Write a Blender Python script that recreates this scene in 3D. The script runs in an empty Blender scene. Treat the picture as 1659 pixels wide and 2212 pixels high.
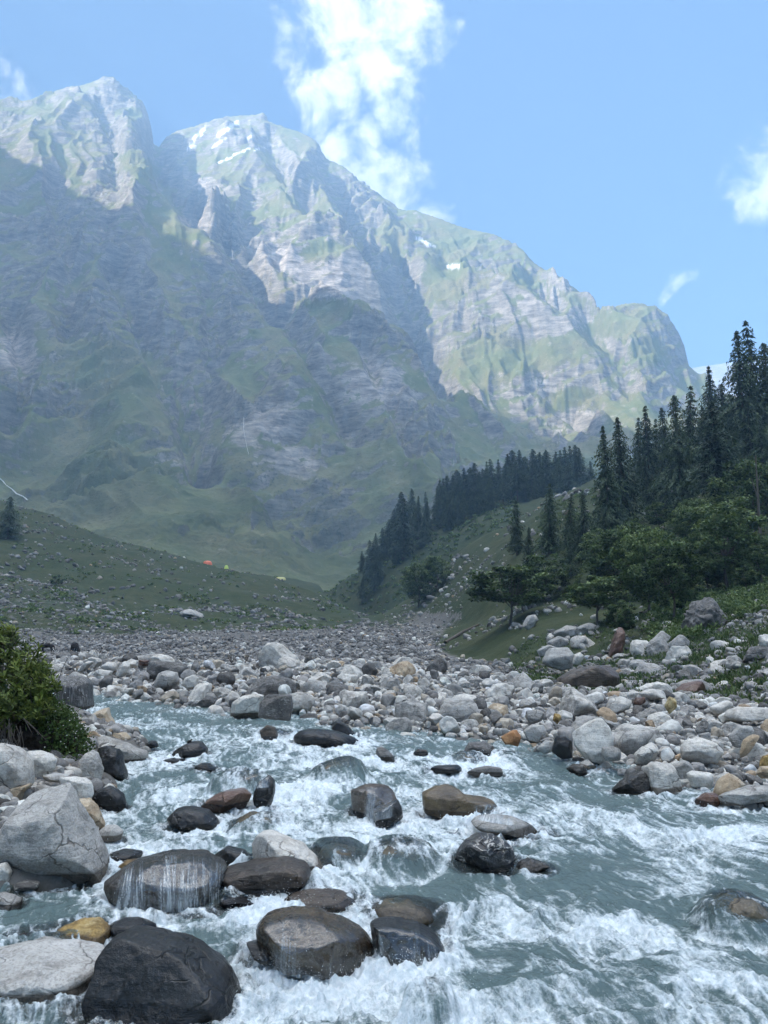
# A mountain river valley: rapids, boulder bank, wooded slope and hazy peaks.
SKY_STRENGTH, SUN_STRENGTH, EXPOSURE, WHITE_T = 0.05, 3.4, 2.48, 0
HAZE, HAZE_COLOR = 0.00029, (0.38, 0.63, 0.97)
CLOUD_FILL = 27  # brightness of the unseen overhead clouds added to lift the valley's light
CLOUDS = [(735,25,120,.95),(850,60,105,.9),(800,130,95,.95),(715,195,95,.95),(845,215,85,.85),(690,255,60,.8),(790,270,55,.75),(735,290,60,.7),(870,285,50,.4),(620,100,55,.38),(950,85,60,.42),(930,150,60,.3),
          (800,365,95,.8),(865,425,80,.7),(935,430,60,.5),(740,320,75,.85),(900,380,60,.4),(1645,365,80,.95),(1605,400,45,.7),(1640,430,50,.6),(1460,616,34,.8),(1482,606,30,.75),(25,205,70,.33),(1490,735,30,.3)]
AIR = (0.45, 0.0, 3.0)
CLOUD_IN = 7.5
import bpy, bmesh, math, random
import numpy as np
from mathutils import Vector, Matrix

S = bpy.context.scene
COL = S.collection
R = math.radians
rng = np.random.default_rng(7)
random.seed(7)

# ------------------------------------------------------------------ camera
F, CX, CY, PITCH, ZC = 1703.0, 829.5, 1106.0, R(9.3), 2.6
CP, SP = math.cos(PITCH), math.sin(PITCH)

def ray(px, py):
    dx = (np.asarray(px, float) - CX) / F
    dz = (CY - np.asarray(py, float)) / F
    return dx, CP - dz * SP, SP + dz * CP

def at(px, py, Y):
    """world point seen in direction (px,py) at forward distance Y"""
    a, b, c = ray(px, py)
    t = Y / b
    return np.stack([a * t, np.broadcast_to(np.asarray(Y, float), np.shape(a * t)) + 0 * t, ZC + c * t], -1)

def proj(p):
    p = np.asarray(p, float)
    x, y, z = p[..., 0], p[..., 1], p[..., 2] - ZC
    d = y * CP + z * SP
    return CX + F * x / d, CY - F * (-y * SP + z * CP) / d

cam = bpy.data.cameras.new("camera")
cam_o = bpy.data.objects.new("camera", cam)
COL.objects.link(cam_o)
cam_o.location = (0, 0, ZC)
cam_o.rotation_euler = (R(90) + PITCH, 0, 0)
cam.sensor_fit = 'VERTICAL'
cam.sensor_height = 36.0
cam.lens = 36.0 * F / 2212.0
cam.clip_start = 0.1
cam.clip_end = 20000
S.camera = cam_o

# ------------------------------------------------------------------ noise
def _h(ix, iy, iz, seed):
    h = (ix.astype(np.uint32) * np.uint32(374761393)) ^ (iy.astype(np.uint32) * np.uint32(668265263)) ^ \
        (iz.astype(np.uint32) * np.uint32(2147483647 - 58)) ^ np.uint32((seed * 1013904223 + 97) & 0xffffffff)
    h = (h ^ (h >> np.uint32(13))) * np.uint32(1274126177)
    h ^= h >> np.uint32(16)
    h = h * np.uint32(2246822519)
    return h ^ (h >> np.uint32(13))

def perlin(x, y, z=None, seed=0):
    x = np.asarray(x, float); y = np.asarray(y, float)
    two = z is None
    if two:
        xi = np.floor(x).astype(np.int64); yi = np.floor(y).astype(np.int64)
        fx, fy = x - xi, y - yi
        ux = fx * fx * fx * (fx * (fx * 6 - 15) + 10); uy = fy * fy * fy * (fy * (fy * 6 - 15) + 10)
        z0 = np.zeros_like(xi)
        def g(i, j):
            a = _h(xi + i, yi + j, z0, seed).astype(float) * (2 * math.pi / 4294967296.0)
            return np.cos(a) * (fx - i) + np.sin(a) * (fy - j)
        a = g(0, 0); b = g(1, 0); c = g(0, 1); d = g(1, 1)
        p = a + ux * (b - a); q = c + ux * (d - c)
        return (p + uy * (q - p)) * 1.41
    z = np.asarray(z, float)
    xi = np.floor(x).astype(np.int64); yi = np.floor(y).astype(np.int64); zi = np.floor(z).astype(np.int64)
    fx, fy, fz = x - xi, y - yi, z - zi
    s = lambda t: t * t * t * (t * (t * 6 - 15) + 10)
    ux, uy, uz = s(fx), s(fy), s(fz)
    def g(i, j, k):
        h = _h(xi + i, yi + j, zi + k, seed)
        a = (h & np.uint32(0xffff)).astype(float) * (2 * math.pi / 65536.0)
        c = ((h >> np.uint32(16)).astype(float) / 32768.0) - 1.0
        r = np.sqrt(np.maximum(0, 1 - c * c))
        return r * np.cos(a) * (fx - i) + r * np.sin(a) * (fy - j) + c * (fz - k)
    L = lambda a, b, t: a + t * (b - a)
    return 1.3 * L(L(L(g(0,0,0), g(1,0,0), ux), L(g(0,1,0), g(1,1,0), ux), uy),
                   L(L(g(0,0,1), g(1,0,1), ux), L(g(0,1,1), g(1,1,1), ux), uy), uz)

def fbm(x, y, z=None, o=4, lac=2.03, gain=0.5, seed=0):
    t = 0; a = 1.0; n = 0
    for i in range(o):
        f = lac ** i
        t = t + a * perlin(x * f, y * f, None if z is None else z * f, seed + i * 17)
        n += a; a *= gain
    return t / n * 1.6

def ridged(x, y, z=None, o=4, lac=2.03, gain=0.5, seed=0):
    t = 0; a = 1.0; n = 0; w = 1.0
    for i in range(o):
        f = lac ** i
        v = 1 - np.abs(perlin(x * f, y * f, None if z is None else z * f, seed + i * 17)) * 1.6
        v = v * v
        t = t + a * v * w; n += a; a *= gain
        w = np.clip(v * 1.6, 0, 1)
    return t / n

def sstep(a, b, x):
    t = np.clip((x - a) / (b - a), 0, 1)
    return t * t * (3 - 2 * t)

def blur(a, n, axis):
    for _ in range(n):
        p = np.pad(a, [(1, 1) if i == axis else (0, 0) for i in range(a.ndim)], mode='edge')
        sl = lambda s, e: tuple(slice(s, e) if i == axis else slice(None) for i in range(a.ndim))
        L = p.shape[axis]
        a = 0.25 * p[sl(0, L - 2)] + 0.5 * p[sl(1, L - 1)] + 0.25 * p[sl(2, L)]
    return a

# ------------------------------------------------------------------ meshes
def mesh(name, V, Fc, mat=None, attrs=None, smooth=True, sizes=None):
    """V (n,3); Fc (m,k) int array, or flat loops with sizes"""
    me = bpy.data.meshes.new(name)
    V = np.ascontiguousarray(V, dtype=np.float32)
    me.vertices.add(len(V)); me.vertices.foreach_set('co', V.ravel())
    if sizes is None:
        Fc = np.ascontiguousarray(Fc, dtype=np.int32)
        m, k = Fc.shape
        starts = np.arange(m, dtype=np.int32) * k
        loops = Fc.ravel()
    else:
        loops = np.asarray(Fc, np.int32); sizes = np.asarray(sizes, np.int32); m = len(sizes)
        starts = np.concatenate([[0], np.cumsum(sizes)[:-1]]).astype(np.int32)
    me.loops.add(len(loops)); me.loops.foreach_set('vertex_index', loops)
    me.polygons.add(m); me.polygons.foreach_set('loop_start', starts)
    if smooth:
        me.polygons.foreach_set('use_smooth', np.ones(m, dtype=bool))
    me.update(calc_edges=True)
    for k, a in (attrs or {}).items():
        a = np.ascontiguousarray(a, dtype=np.float32)
        if a.ndim == 1:
            at_ = me.attributes.new(k, 'FLOAT', 'POINT'); at_.data.foreach_set('value', a)
        else:
            if a.shape[1] == 3: a = np.concatenate([a, np.ones((len(a), 1), np.float32)], 1)
            at_ = me.attributes.new(k, 'FLOAT_COLOR', 'POINT'); at_.data.foreach_set('color', np.ascontiguousarray(a).ravel())
    if mat: me.materials.append(mat)
    return me

def grid_faces(nr, nc):
    i = np.arange(nr * nc).reshape(nr, nc)
    return np.stack([i[:-1, :-1], i[:-1, 1:], i[1:, 1:], i[1:, :-1]], -1).reshape(-1, 4)

def link(name, me, parent=None, loc=None):
    o = bpy.data.objects.new(name, me); COL.objects.link(o)
    if loc is not None: o.location = loc
    if parent: o.parent = parent
    return o

def tag(o, label=None, cat=None, group=None, kind=None):
    if label: o['label'] = label
    if cat: o['category'] = cat
    if group: o['group'] = group
    if kind: o['kind'] = kind
    return o

def empty(name, loc, rz=0, sc=1.0):
    o = bpy.data.objects.new(name, None); COL.objects.link(o)
    o.location = loc; o.rotation_euler = (0, 0, rz); o.scale = (sc, sc, sc) if np.isscalar(sc) else sc
    o.empty_display_size = 0.2
    return o

_ico = {}
def ico(n):
    if n not in _ico:
        bm = bmesh.new(); bmesh.ops.create_icosphere(bm, subdivisions=n, radius=1.0)
        v = np.array([p.co[:] for p in bm.verts]); f = np.array([[q.index for q in p.verts] for p in bm.faces])
        bm.free(); _ico[n] = (v / np.linalg.norm(v, axis=1)[:, None], f)
    return _ico[n]

# ------------------------------------------------------------------ node helper
class NT:
    def __init__(s, mat):
        s.t = mat.node_tree; s.t.nodes.clear()
        s.out = s.n('ShaderNodeOutputMaterial')
    def n(s, typ, ins=None, **kw):
        nd = s.t.nodes.new(typ)
        for k, v in kw.items(): setattr(nd, k, v)
        for k, v in (ins or {}).items():
            i = nd.inputs[k]
            if isinstance(v, bpy.types.NodeSocket): s.t.links.new(v, i)
            elif isinstance(v, bpy.types.Node): s.t.links.new(v.outputs[0], i)
            else: i.default_value = v
        return nd
    def l(s, a, b): s.t.links.new(a, b)
    def math(s, op, a, b=0.0, clamp=False):
        return s.n('ShaderNodeMath', {0: a, 1: b}, operation=op, use_clamp=clamp).outputs[0]
    def ramp(s, fac, stops, interp='LINEAR'):
        r = s.n('ShaderNodeValToRGB', {0: fac}); r.color_ramp.interpolation = interp
        e = r.color_ramp.elements
        while len(e) < len(stops): e.new(0.5)
        for k, (p, c) in enumerate(stops):
            e[k].position = p
            e[k].color = (c, c, c, 1) if np.isscalar(c) else (*c, 1)
        return r.outputs[0]
    def mix(s, fac, a, b, blend='MIX'):
        m = s.n('ShaderNodeMix', data_type='RGBA', blend_type=blend)
        for i, v in ((0, fac), (6, a), (7, b)):
            if isinstance(v, bpy.types.NodeSocket): s.l(v, m.inputs[i])
            elif np.isscalar(v): m.inputs[i].default_value = v if i == 0 else (v, v, v, 1)
            else: m.inputs[i].default_value = (*v, 1)
        return m.outputs[2]
    def noise(s, vec, scale, detail=4, rough=0.55, dist=0.0, dim='3D'):
        nd = s.n('ShaderNodeTexNoise', {'Scale': scale, 'Detail': detail, 'Roughness': rough, 'Distortion': dist}, noise_dimensions=dim)
        if vec is not None: s.l(vec, nd.inputs['Vector'])
        return nd.outputs['Fac']
    def mapping(s, vec, scale=(1, 1, 1), rot=(0, 0, 0), loc=(0, 0, 0)):
        m = s.n('ShaderNodeMapping', {'Vector': vec, 'Scale': scale, 'Rotation': rot, 'Location': loc})
        return m.outputs[0]
    def attr(s, name, out='Fac'):
        return s.n('ShaderNodeAttribute', attribute_name=name).outputs[out]
    def bump(s, h, strength=0.5, dist=0.1, normal=None):
        b = s.n('ShaderNodeBump', {'Height': h, 'Strength': strength, 'Distance': dist})
        if normal is not None: s.l(normal, b.inputs['Normal'])
        return b.outputs[0]
    def pbsdf(s, color, rough=0.8, normal=None, spec=0.3, **kw):
        p = s.n('ShaderNodeBsdfPrincipled')
        for k, v in dict({'Base Color': color, 'Roughness': rough, 'Specular IOR Level': spec}, **kw).items():
            if isinstance(v, bpy.types.NodeSocket): s.l(v, p.inputs[k])
            elif k == 'Base Color' and len(v) == 3: p.inputs[k].default_value = (*v, 1)
            else: p.inputs[k].default_value = v
        if normal is not None: s.l(normal, p.inputs['Normal'])
        return p.outputs[0]
    def done(s, shader): s.l(shader, s.out.inputs['Surface'])

def new_mat(name):
    m = bpy.data.materials.new(name); m.use_nodes = True
    return m, NT(m)
# ------------------------------------------------------------------ light
SUN = Vector((-0.80, -0.44, 0.52)).normalized()
w = bpy.data.worlds.new("World"); S.world = w; w.use_nodes = True
wt = w.node_tree; wt.nodes.clear()
sky = wt.nodes.new('ShaderNodeTexSky'); sky.sky_type = 'NISHITA'; sky.sun_disc = False
sky.sun_elevation = math.asin(SUN.z); sky.sun_rotation = math.atan2(SUN.x, SUN.y)
sky.altitude = 2500; sky.air_density = AIR[0]; sky.dust_density = AIR[1]; sky.ozone_density = AIR[2]
bg = wt.nodes.new('ShaderNodeBackground'); bg.inputs[1].default_value = SKY_STRENGTH
wo = wt.nodes.new('ShaderNodeOutputWorld')

# fair weather cumulus: tufts where the photo shows them, unseen broken cover added overhead to light the foreground
def wn(typ, ins=None, **kw):
    nd = wt.nodes.new(typ)
    for k, v in kw.items(): setattr(nd, k, v)
    for k, v in (ins or {}).items():
        if isinstance(v, bpy.types.NodeSocket): wt.links.new(v, nd.inputs[k])
        else: nd.inputs[k].default_value = v
    return nd
def wm(op, a, b=0.0, clamp=False): return wn('ShaderNodeMath', {0: a, 1: b}, operation=op, use_clamp=clamp).outputs[0]
D_ = wn('ShaderNodeTexCoord').outputs['Generated']
dirv = wn('ShaderNodeVectorMath', {0: D_}, operation='NORMALIZE').outputs[0]
warp = wn('ShaderNodeTexNoise', {'Vector': dirv, 'Scale': 14.0, 'Detail': 4.0, 'Roughness': 0.6})
wv = wn('ShaderNodeVectorMath', {0: warp.outputs['Color'], 1: (0.5, 0.5, 0.5)}, operation='SUBTRACT').outputs[0]
wv = wn('ShaderNodeVectorMath', {0: wv, 'Scale': 0.075}, operation='SCALE').outputs[0]
dw = wn('ShaderNodeVectorMath', {0: dirv, 1: wv}, operation='ADD').outputs[0]
cov = None
for px_, py_, r_px, amt in CLOUDS:
    a_, b_, c_ = ray(px_, py_); cd = Vector((float(a_), float(b_), float(c_))).normalized()
    dist = wn('ShaderNodeVectorMath', {0: dw, 1: tuple(cd)}, operation='DISTANCE').outputs['Value']
    k = wn('ShaderNodeMapRange', {0: dist, 1: 0.0, 2: r_px / F * 1.25, 3: amt, 4: 0.0}, interpolation_type='SMOOTHSTEP').outputs[0]
    cov = k if cov is None else wm('MAXIMUM', cov, k)
n1 = wn('ShaderNodeTexNoise', {'Vector': dirv, 'Scale': 22.0, 'Detail': 9.0, 'Roughness': 0.62, 'Distortion': 0.3}).outputs['Fac']
den = wm('ADD', cov, wm('MULTIPLY', wm('SUBTRACT', n1, 0.53), 2.6))
den = wm('MULTIPLY', den, wn('ShaderNodeMapRange', {0: cov, 1: 0.01, 2: 0.16, 3: 0.0, 4: 1.0}).outputs[0])
tuft = wn('ShaderNodeMapRange', {0: den, 1: 0.02, 2: 0.95, 3: 0.0, 4: 1.0}, interpolation_type='SMOOTHSTEP').outputs[0]
sep = wn('ShaderNodeSeparateXYZ', {0: dirv})
mr = lambda v, a, b: wn('ShaderNodeMapRange', {0: v, 1: a, 2: b, 3: 0.0, 4: 1.0}).outputs[0]
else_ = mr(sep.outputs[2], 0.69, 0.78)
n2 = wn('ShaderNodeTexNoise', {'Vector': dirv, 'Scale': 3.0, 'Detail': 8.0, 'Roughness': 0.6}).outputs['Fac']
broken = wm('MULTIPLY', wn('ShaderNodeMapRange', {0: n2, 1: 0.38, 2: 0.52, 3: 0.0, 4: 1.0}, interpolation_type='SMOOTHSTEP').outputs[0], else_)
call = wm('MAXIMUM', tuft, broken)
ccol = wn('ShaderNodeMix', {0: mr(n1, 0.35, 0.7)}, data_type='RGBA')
ccol.inputs[6].default_value = (CLOUD_FILL * .62, CLOUD_FILL * .64, CLOUD_FILL * .68, 1); ccol.inputs[7].default_value = (CLOUD_FILL, CLOUD_FILL * .94, CLOUD_FILL * .845, 1)
hi = wn('ShaderNodeMix', {0: else_}, data_type='RGBA'); hi.inputs[6].default_value = (CLOUD_IN / CLOUD_FILL,) * 3 + (1,); hi.inputs[7].default_value = (1, 1, 1, 1)
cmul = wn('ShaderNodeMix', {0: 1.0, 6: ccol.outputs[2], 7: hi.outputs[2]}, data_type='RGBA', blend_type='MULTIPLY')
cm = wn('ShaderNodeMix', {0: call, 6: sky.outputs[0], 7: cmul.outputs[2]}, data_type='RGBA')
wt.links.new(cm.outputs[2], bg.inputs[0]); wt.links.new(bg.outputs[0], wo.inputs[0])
sl = bpy.data.lights.new("sun", 'SUN'); sl.energy = SUN_STRENGTH; sl.angle = R(0.53); sl.color = (1.0, 0.93, 0.82)
so = bpy.data.objects.new("sun", sl); COL.objects.link(so)
so.rotation_euler = SUN.to_track_quat('Z', 'Y').to_euler(); so.location = (-50, -20, 80)

vs = S.view_settings
S.display_settings.display_device = 'sRGB'
vs.view_transform = 'Standard'; vs.look = 'None'; vs.gamma = 1.0; vs.use_curve_mapping = False
vs.exposure = EXPOSURE
if WHITE_T:
    vs.use_white_balance = True; vs.white_balance_temperature = WHITE_T; vs.white_balance_tint = 10
S.render.engine = 'CYCLES'
cy = S.cycles
cy.use_denoising = True
try: cy.denoiser = 'OPENIMAGEDENOISE'; cy.denoising_prefilter = 'ACCURATE'; cy.denoising_input_passes = 'RGB_ALBEDO_NORMAL'
except Exception: pass
cy.max_bounces = 6; cy.diffuse_bounces = 2; cy.glossy_bounces = 2; cy.transmission_bounces = 3
cy.transparent_max_bounces = 8; cy.volume_bounces = 1
cy.caustics_reflective = False; cy.caustics_refractive = False
cy.sample_clamp_indirect = 4.0

# air
if HAZE:
    m = bpy.data.materials.new("haze_air"); m.use_nodes = True
    t = m.node_tree; t.nodes.clear()
    o = t.nodes.new('ShaderNodeOutputMaterial'); pv = t.nodes.new('ShaderNodeVolumePrincipled')
    pv.inputs['Color'].default_value = (*HAZE_COLOR, 1); pv.inputs['Density'].default_value = HAZE
    pv.inputs['Anisotropy'].default_value = 0.25
    t.links.new(pv.outputs[0], o.inputs['Volume'])
    x0, x1, y0, y1, z0, z1 = -3400, 4600, -2600, 6200, -6, 2010
    v = np.array([[x, y, z] for z in (z0, z1) for y in (y0, y1) for x in (x0, x1)], float)
    f = np.array([[0, 2, 3, 1], [4, 5, 7, 6], [0, 1, 5, 4], [2, 6, 7, 3], [0, 4, 6, 2], [1, 3, 7, 5]])
    tag(link("haze", mesh("haze", v, f, m, smooth=False)), kind="stuff")
# ------------------------------------------------------------------ water level and shores
def z_w(Y): return 0.05 * (np.asarray(Y, float) - 5.9)

def on_water(px, py):
    a, b, c = ray(px, py)           # ZC + c/b*Y = .05*(Y-5.9)
    return (ZC + 0.295) / (0.05 - c / b)

SHORE = [(-250,1478),(0,1488),(120,1498),(200,1508),(330,1524),(480,1544),(560,1550),(640,1552),(720,1574),(830,1582),(900,1592),
         (1000,1598),(1100,1612),(1200,1641),(1270,1664),(1400,1690),(1500,1715),(1560,1742),(1659,1760),(1800,1790),(2000,1830)]
_sp = np.array(SHORE, float); _sY = on_water(_sp[:, 0], _sp[:, 1])
_su = at(_sp[:, 0], _sp[:, 1], _sY)[:, 0] / _sY
def shoreY(u): return np.interp(u, _su, _sY)

# left shore: x as a function of distance
_LB = np.array([(-420,2212),(-330,2060),(-200,1990),(-60,1955),(100,1932),(190,1915),(225,1860),(235,1770),(285,1665),(325,1610),(290,1585),(205,1545),(120,1515),(40,1500)], float)
_lY = on_water(_LB[:, 0], _LB[:, 1]); _lx = at(_LB[:, 0], _LB[:, 1], _lY)[:, 0]
def leftX(Y): return np.interp(Y, _lY, _lx)

# ------------------------------------------------------------------ valley ground: lofted through contour lines read as (px, py, distance)
LN = {
 'bank': [(-300,1430,36),(200,1434,35),(500,1448,34),(800,1448,34),(1000,1468,32),(1100,1484,31),(1250,1508,28),(1400,1512,27),(1659,1552,23),(2000,1570,20)],
 'dip':  [(-300,1412,92),(100,1414,90),(600,1419,78),(900,1426,62),(1050,1446,52),(1200,1480,45),(1400,1494,37),(1659,1512,31),(2000,1500,29)],
 'foot': [(-300,1366,150),(0,1371,155),(300,1376,165),(600,1376,170),(700,1366,185),(800,1352,195),(870,1362,165),(960,1400,112),(1050,1430,82),(1150,1440,66),(1300,1428,60),(1450,1412,54),(1560,1385,52),(1659,1338,52),(2000,1250,52)],
 'mid':  [(-300,1210,250),(0,1240,255),(200,1285,250),(400,1312,245),(600,1338,245),(700,1348,250),(800,1345,255),(870,1338,235),(960,1350,180),(1050,1335,140),(1150,1300,122),(1300,1290,108),(1450,1290,102),(1659,1262,100),(2000,1180,100)],
 'crest':[(-300,985,405),(0,1075,390),(100,1101,385),(200,1150,375),(330,1185,365),(440,1212,355),(520,1227,350),(600,1248,345),(680,1285,340),(760,1322,335),(800,1336,330),(850,1318,300),(900,1285,290),(950,1240,282),(1000,1185,275),(1050,1155,270),(1100,1130,262),(1180,1085,250),(1250,1052,240),(1330,1058,230),(1400,1060,225),(1500,1045,220),(1659,985,215),(2000,880,215)],
}
SPUR = [(-300,1150),(0,1150),(400,1245),(600,1270),(690,1290),(740,1240),(780,1217),(830,1185),(880,1155),(950,1112),(1050,1078),(1150,1062),(1250,1050),(1350,1000),(1659,900),(2000,800)]
NU, NY = 560, 620
UG = np.linspace(-0.95, 0.95, NU)
LY0, LY1 = math.log(0.7), math.log(640.0)
YG = np.exp(np.linspace(LY0, LY1, NY))

def line_uyz(pts):
    p = np.array(pts, float); w3 = at(p[:, 0], p[:, 1], p[:, 2])
    u = w3[:, 0] / w3[:, 1]; o = np.argsort(u)
    return np.interp(UG, u[o], p[o, 2]), np.interp(UG, u[o], w3[o, 2])

def build_ground():
    ys = shoreY(UG)
    rows = [(np.full(NU, 0.5), z_w(np.full(NU, 0.5)) - 0.5), (ys * 0.98, z_w(ys) - 0.45), (ys * 1.03, z_w(ys) + 0.02)]
    for k in ('bank', 'dip', 'foot', 'mid', 'crest'): rows.append(line_uyz(LN[k]))
    cY, cz = rows[-1]
    drop = np.interp(UG, [-.5, -.1, 0, .05, .5], [18, 10, 2, 12, 14])
    rows.append((cY * 1.16, cz - drop))
    sY, sz = line_uyz([(a, b, 430) for a, b in SPUR])
    rows.append((np.maximum(sY, cY * 1.2), sz))
    rows.append((np.full(NU, 545.0), np.where(UG > -0.07, sz - 35, sz + 15)))
    rows.append((np.full(NU, 700.0), np.where(UG > -0.07, sz - 70, sz - 20)))
    Z = np.empty((NY, NU))
    ly = np.log(YG)
    for j in range(NU):
        Z[:, j] = np.interp(ly, [math.log(max(r[0][j], .3)) for r in rows], [r[1][j] for r in rows])
    inr = YG[:, None] < ys[None, :] * 0.98
    Z = np.where(inr, z_w(YG)[:, None] - 0.5 + 0 * Z, Z)
    far = sstep(28, 60, YG)[:, None]
    Zs = blur(blur(Z, 5, 0), 6, 1)
    Z = Z * (1 - far) + Zs * far
    X = UG[None, :] * YG[:, None]; Y = YG[:, None] + 0 * X
    # left bank of the river
    lx = leftX(Y); d = lx - X
    near = sstep(27, 24, Y)
    bankh = z_w(Y) - 0.45 + sstep(-0.4, 0.35, d) * 0.5 + np.clip(d, 0, 2.2) * 0.30
    Z = np.where((d > -0.5) & (Y < 27), Z * (1 - near) + np.maximum(Z, bankh) * near, Z)
    # relief of the slopes
    amp = sstep(45, 160, Y)
    Z += amp * (fbm(X / 45, Y / 45, o=5, seed=3) * 2.2 + fbm(X / 9, Y / 9, o=3, seed=8) * 0.45)
    Z += sstep(24, 30, Y) * (1 - amp) * fbm(X / 6, Y / 9, o=3, seed=21) * 0.18
    return X, Y, Z
GX, GY, GZ = build_ground()

def ground(x, y):
    x = np.asarray(x, float); y = np.maximum(np.asarray(y, float), 0.75)
    fu = np.clip((x / y - UG[0]) / (UG[1] - UG[0]), 0, NU - 1.001)
    fy = np.clip((np.log(y) - LY0) / (LY1 - LY0) * (NY - 1), 0, NY - 1.001)
    i, j = fy.astype(int), fu.astype(int); a, b = fy - i, fu - j
    return (GZ[i, j] * (1 - a) * (1 - b) + GZ[i + 1, j] * a * (1 - b) + GZ[i, j + 1] * (1 - a) * b + GZ[i + 1, j + 1] * a * b)

_Ys = np.exp(np.linspace(math.log(4), math.log(620), 900))
def hit(px, py, y0=4.0):
    """first ground point along the ray"""
    P = at(np.full(len(_Ys), float(px)), np.full(len(_Ys), float(py)), _Ys)
    below = (P[:, 2] < ground(P[:, 0], P[:, 1])) & (_Ys >= y0)
    k = int(np.argmax(below)) if below.any() else len(_Ys) - 1
    q = P[k]; q[2] = float(ground(q[0], q[1]))
    return q

# ------------------------------------------------------------------ ground material
def ground_mat():
    m, t = new_mat("valley_ground")
    geo = t.n('ShaderNodeNewGeometry'); P = geo.outputs['Position']
    n1 = t.noise(P, 0.05, 6, 0.6); n2 = t.noise(P, 0.6, 5, 0.65); n3 = t.noise(P, 5.0, 4, 0.6)
    grass = t.mix(n2, (0.026, 0.038, 0.016), (0.072, 0.086, 0.038))
    grass = t.mix(t.ramp(n1, [(0.4, 0.0), (0.62, 1.0)]), grass, (0.072, 0.074, 0.036))
    grass = t.mix(t.ramp(n3, [(0.35, 0.7), (0.6, 0.0)]), grass, (0.022, 0.034, 0.013))
    n4 = t.noise(P, 0.28, 6, 0.7)
    grass = t.mix(t.ramp(n4, [(0.46, 0.0), (0.58, 0.75)]), grass, (0.030, 0.044, 0.020))
    st = t.ramp(t.noise(P, 2.2, 5, 0.7), [(0.35, (0.10, 0.095, 0.088)), (0.65, (0.27, 0.26, 0.24))])
    soil = t.mix(n3, (0.05, 0.043, 0.035), (0.12, 0.11, 0.095))
    stone = t.mix(0.5, st, soil)
    # patches of bare stones in the meadow
    nb = t.math('ADD', t.attr('stony'), t.math('MULTIPLY', t.math('SUBTRACT', n2, 0.5), 1.4))
    c = t.mix(t.ramp(nb, [(0.42, 0.0), (0.58, 1.0)]), grass, stone)
    c = t.mix(t.attr('bed'), c, (0.06, 0.065, 0.055))
    h = t.math('ADD', t.math('MULTIPLY', n2, 0.6), t.math('MULTIPLY', n3, 0.15))
    t.done(t.pbsdf(c, 0.92, t.bump(h, 0.7, 0.6), 0.15))
    return m
M_ground = ground_mat()
_u, _v = proj(np.stack([GX, GY, GZ], -1))
stony = sstep(24, 28, GY) * (1 - sstep(130, 175, GY)) * np.where(_u < 900, 1, 1 - sstep(1000, 1200, _u) * sstep(36, 42, GY) * 0.75)
stony *= np.where(GX > 0, 1 - sstep(0, 6, GX - 0.02 * GY ** 1.05 - 2) * sstep(60, 85, GY), 1)
scree_l = sstep(0.18, 0.42, (GX / GY + 0.56) * -1 + 0.55 + 0.12 * fbm(GX / 30, GY / 30, o=4, seed=5)) * sstep(140, 160, GY) * sstep(300, 230, GY)
scree_c = np.exp(-((_u - (880 - (_v - 1340) * 0.2 + (1390 - _v) * 1.1 * (_v < 1390))) / 75.0) ** 2) * (GY > 100) * (_v > 1322) * (_u > 640) * (_u < 1000)
scree_r = sstep(1250, 1500, _u) * sstep(28, 34, GY) * sstep(66, 50, GY) * (0.36 + 0.35 * fbm(GX / 5, GY / 5, o=4, seed=33))
stony = np.where(_u > 1300, stony * sstep(31, 27, GY), stony)
stony = np.clip(np.maximum.reduce([stony, scree_l * 0.36, scree_c * 0.8, scree_r, np.where(GY < 26, 1, 0)]) , 0, 1)
stony = np.maximum(stony, 0.17 + 0.12 * fbm(GX / 25, GY / 25, o=4, seed=31))
bed = ((GZ < z_w(GY) - 0.05) & (GY < shoreY(UG)[None, :] * 1.01)).astype(float)
g_o = link("ground", mesh("ground", np.stack([GX, GY, GZ], -1).reshape(-1, 3), grid_faces(NY, NU), M_ground,
          {'stony': stony.ravel(), 'bed': bed.ravel()}))
tag(g_o, kind="structure")
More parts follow.
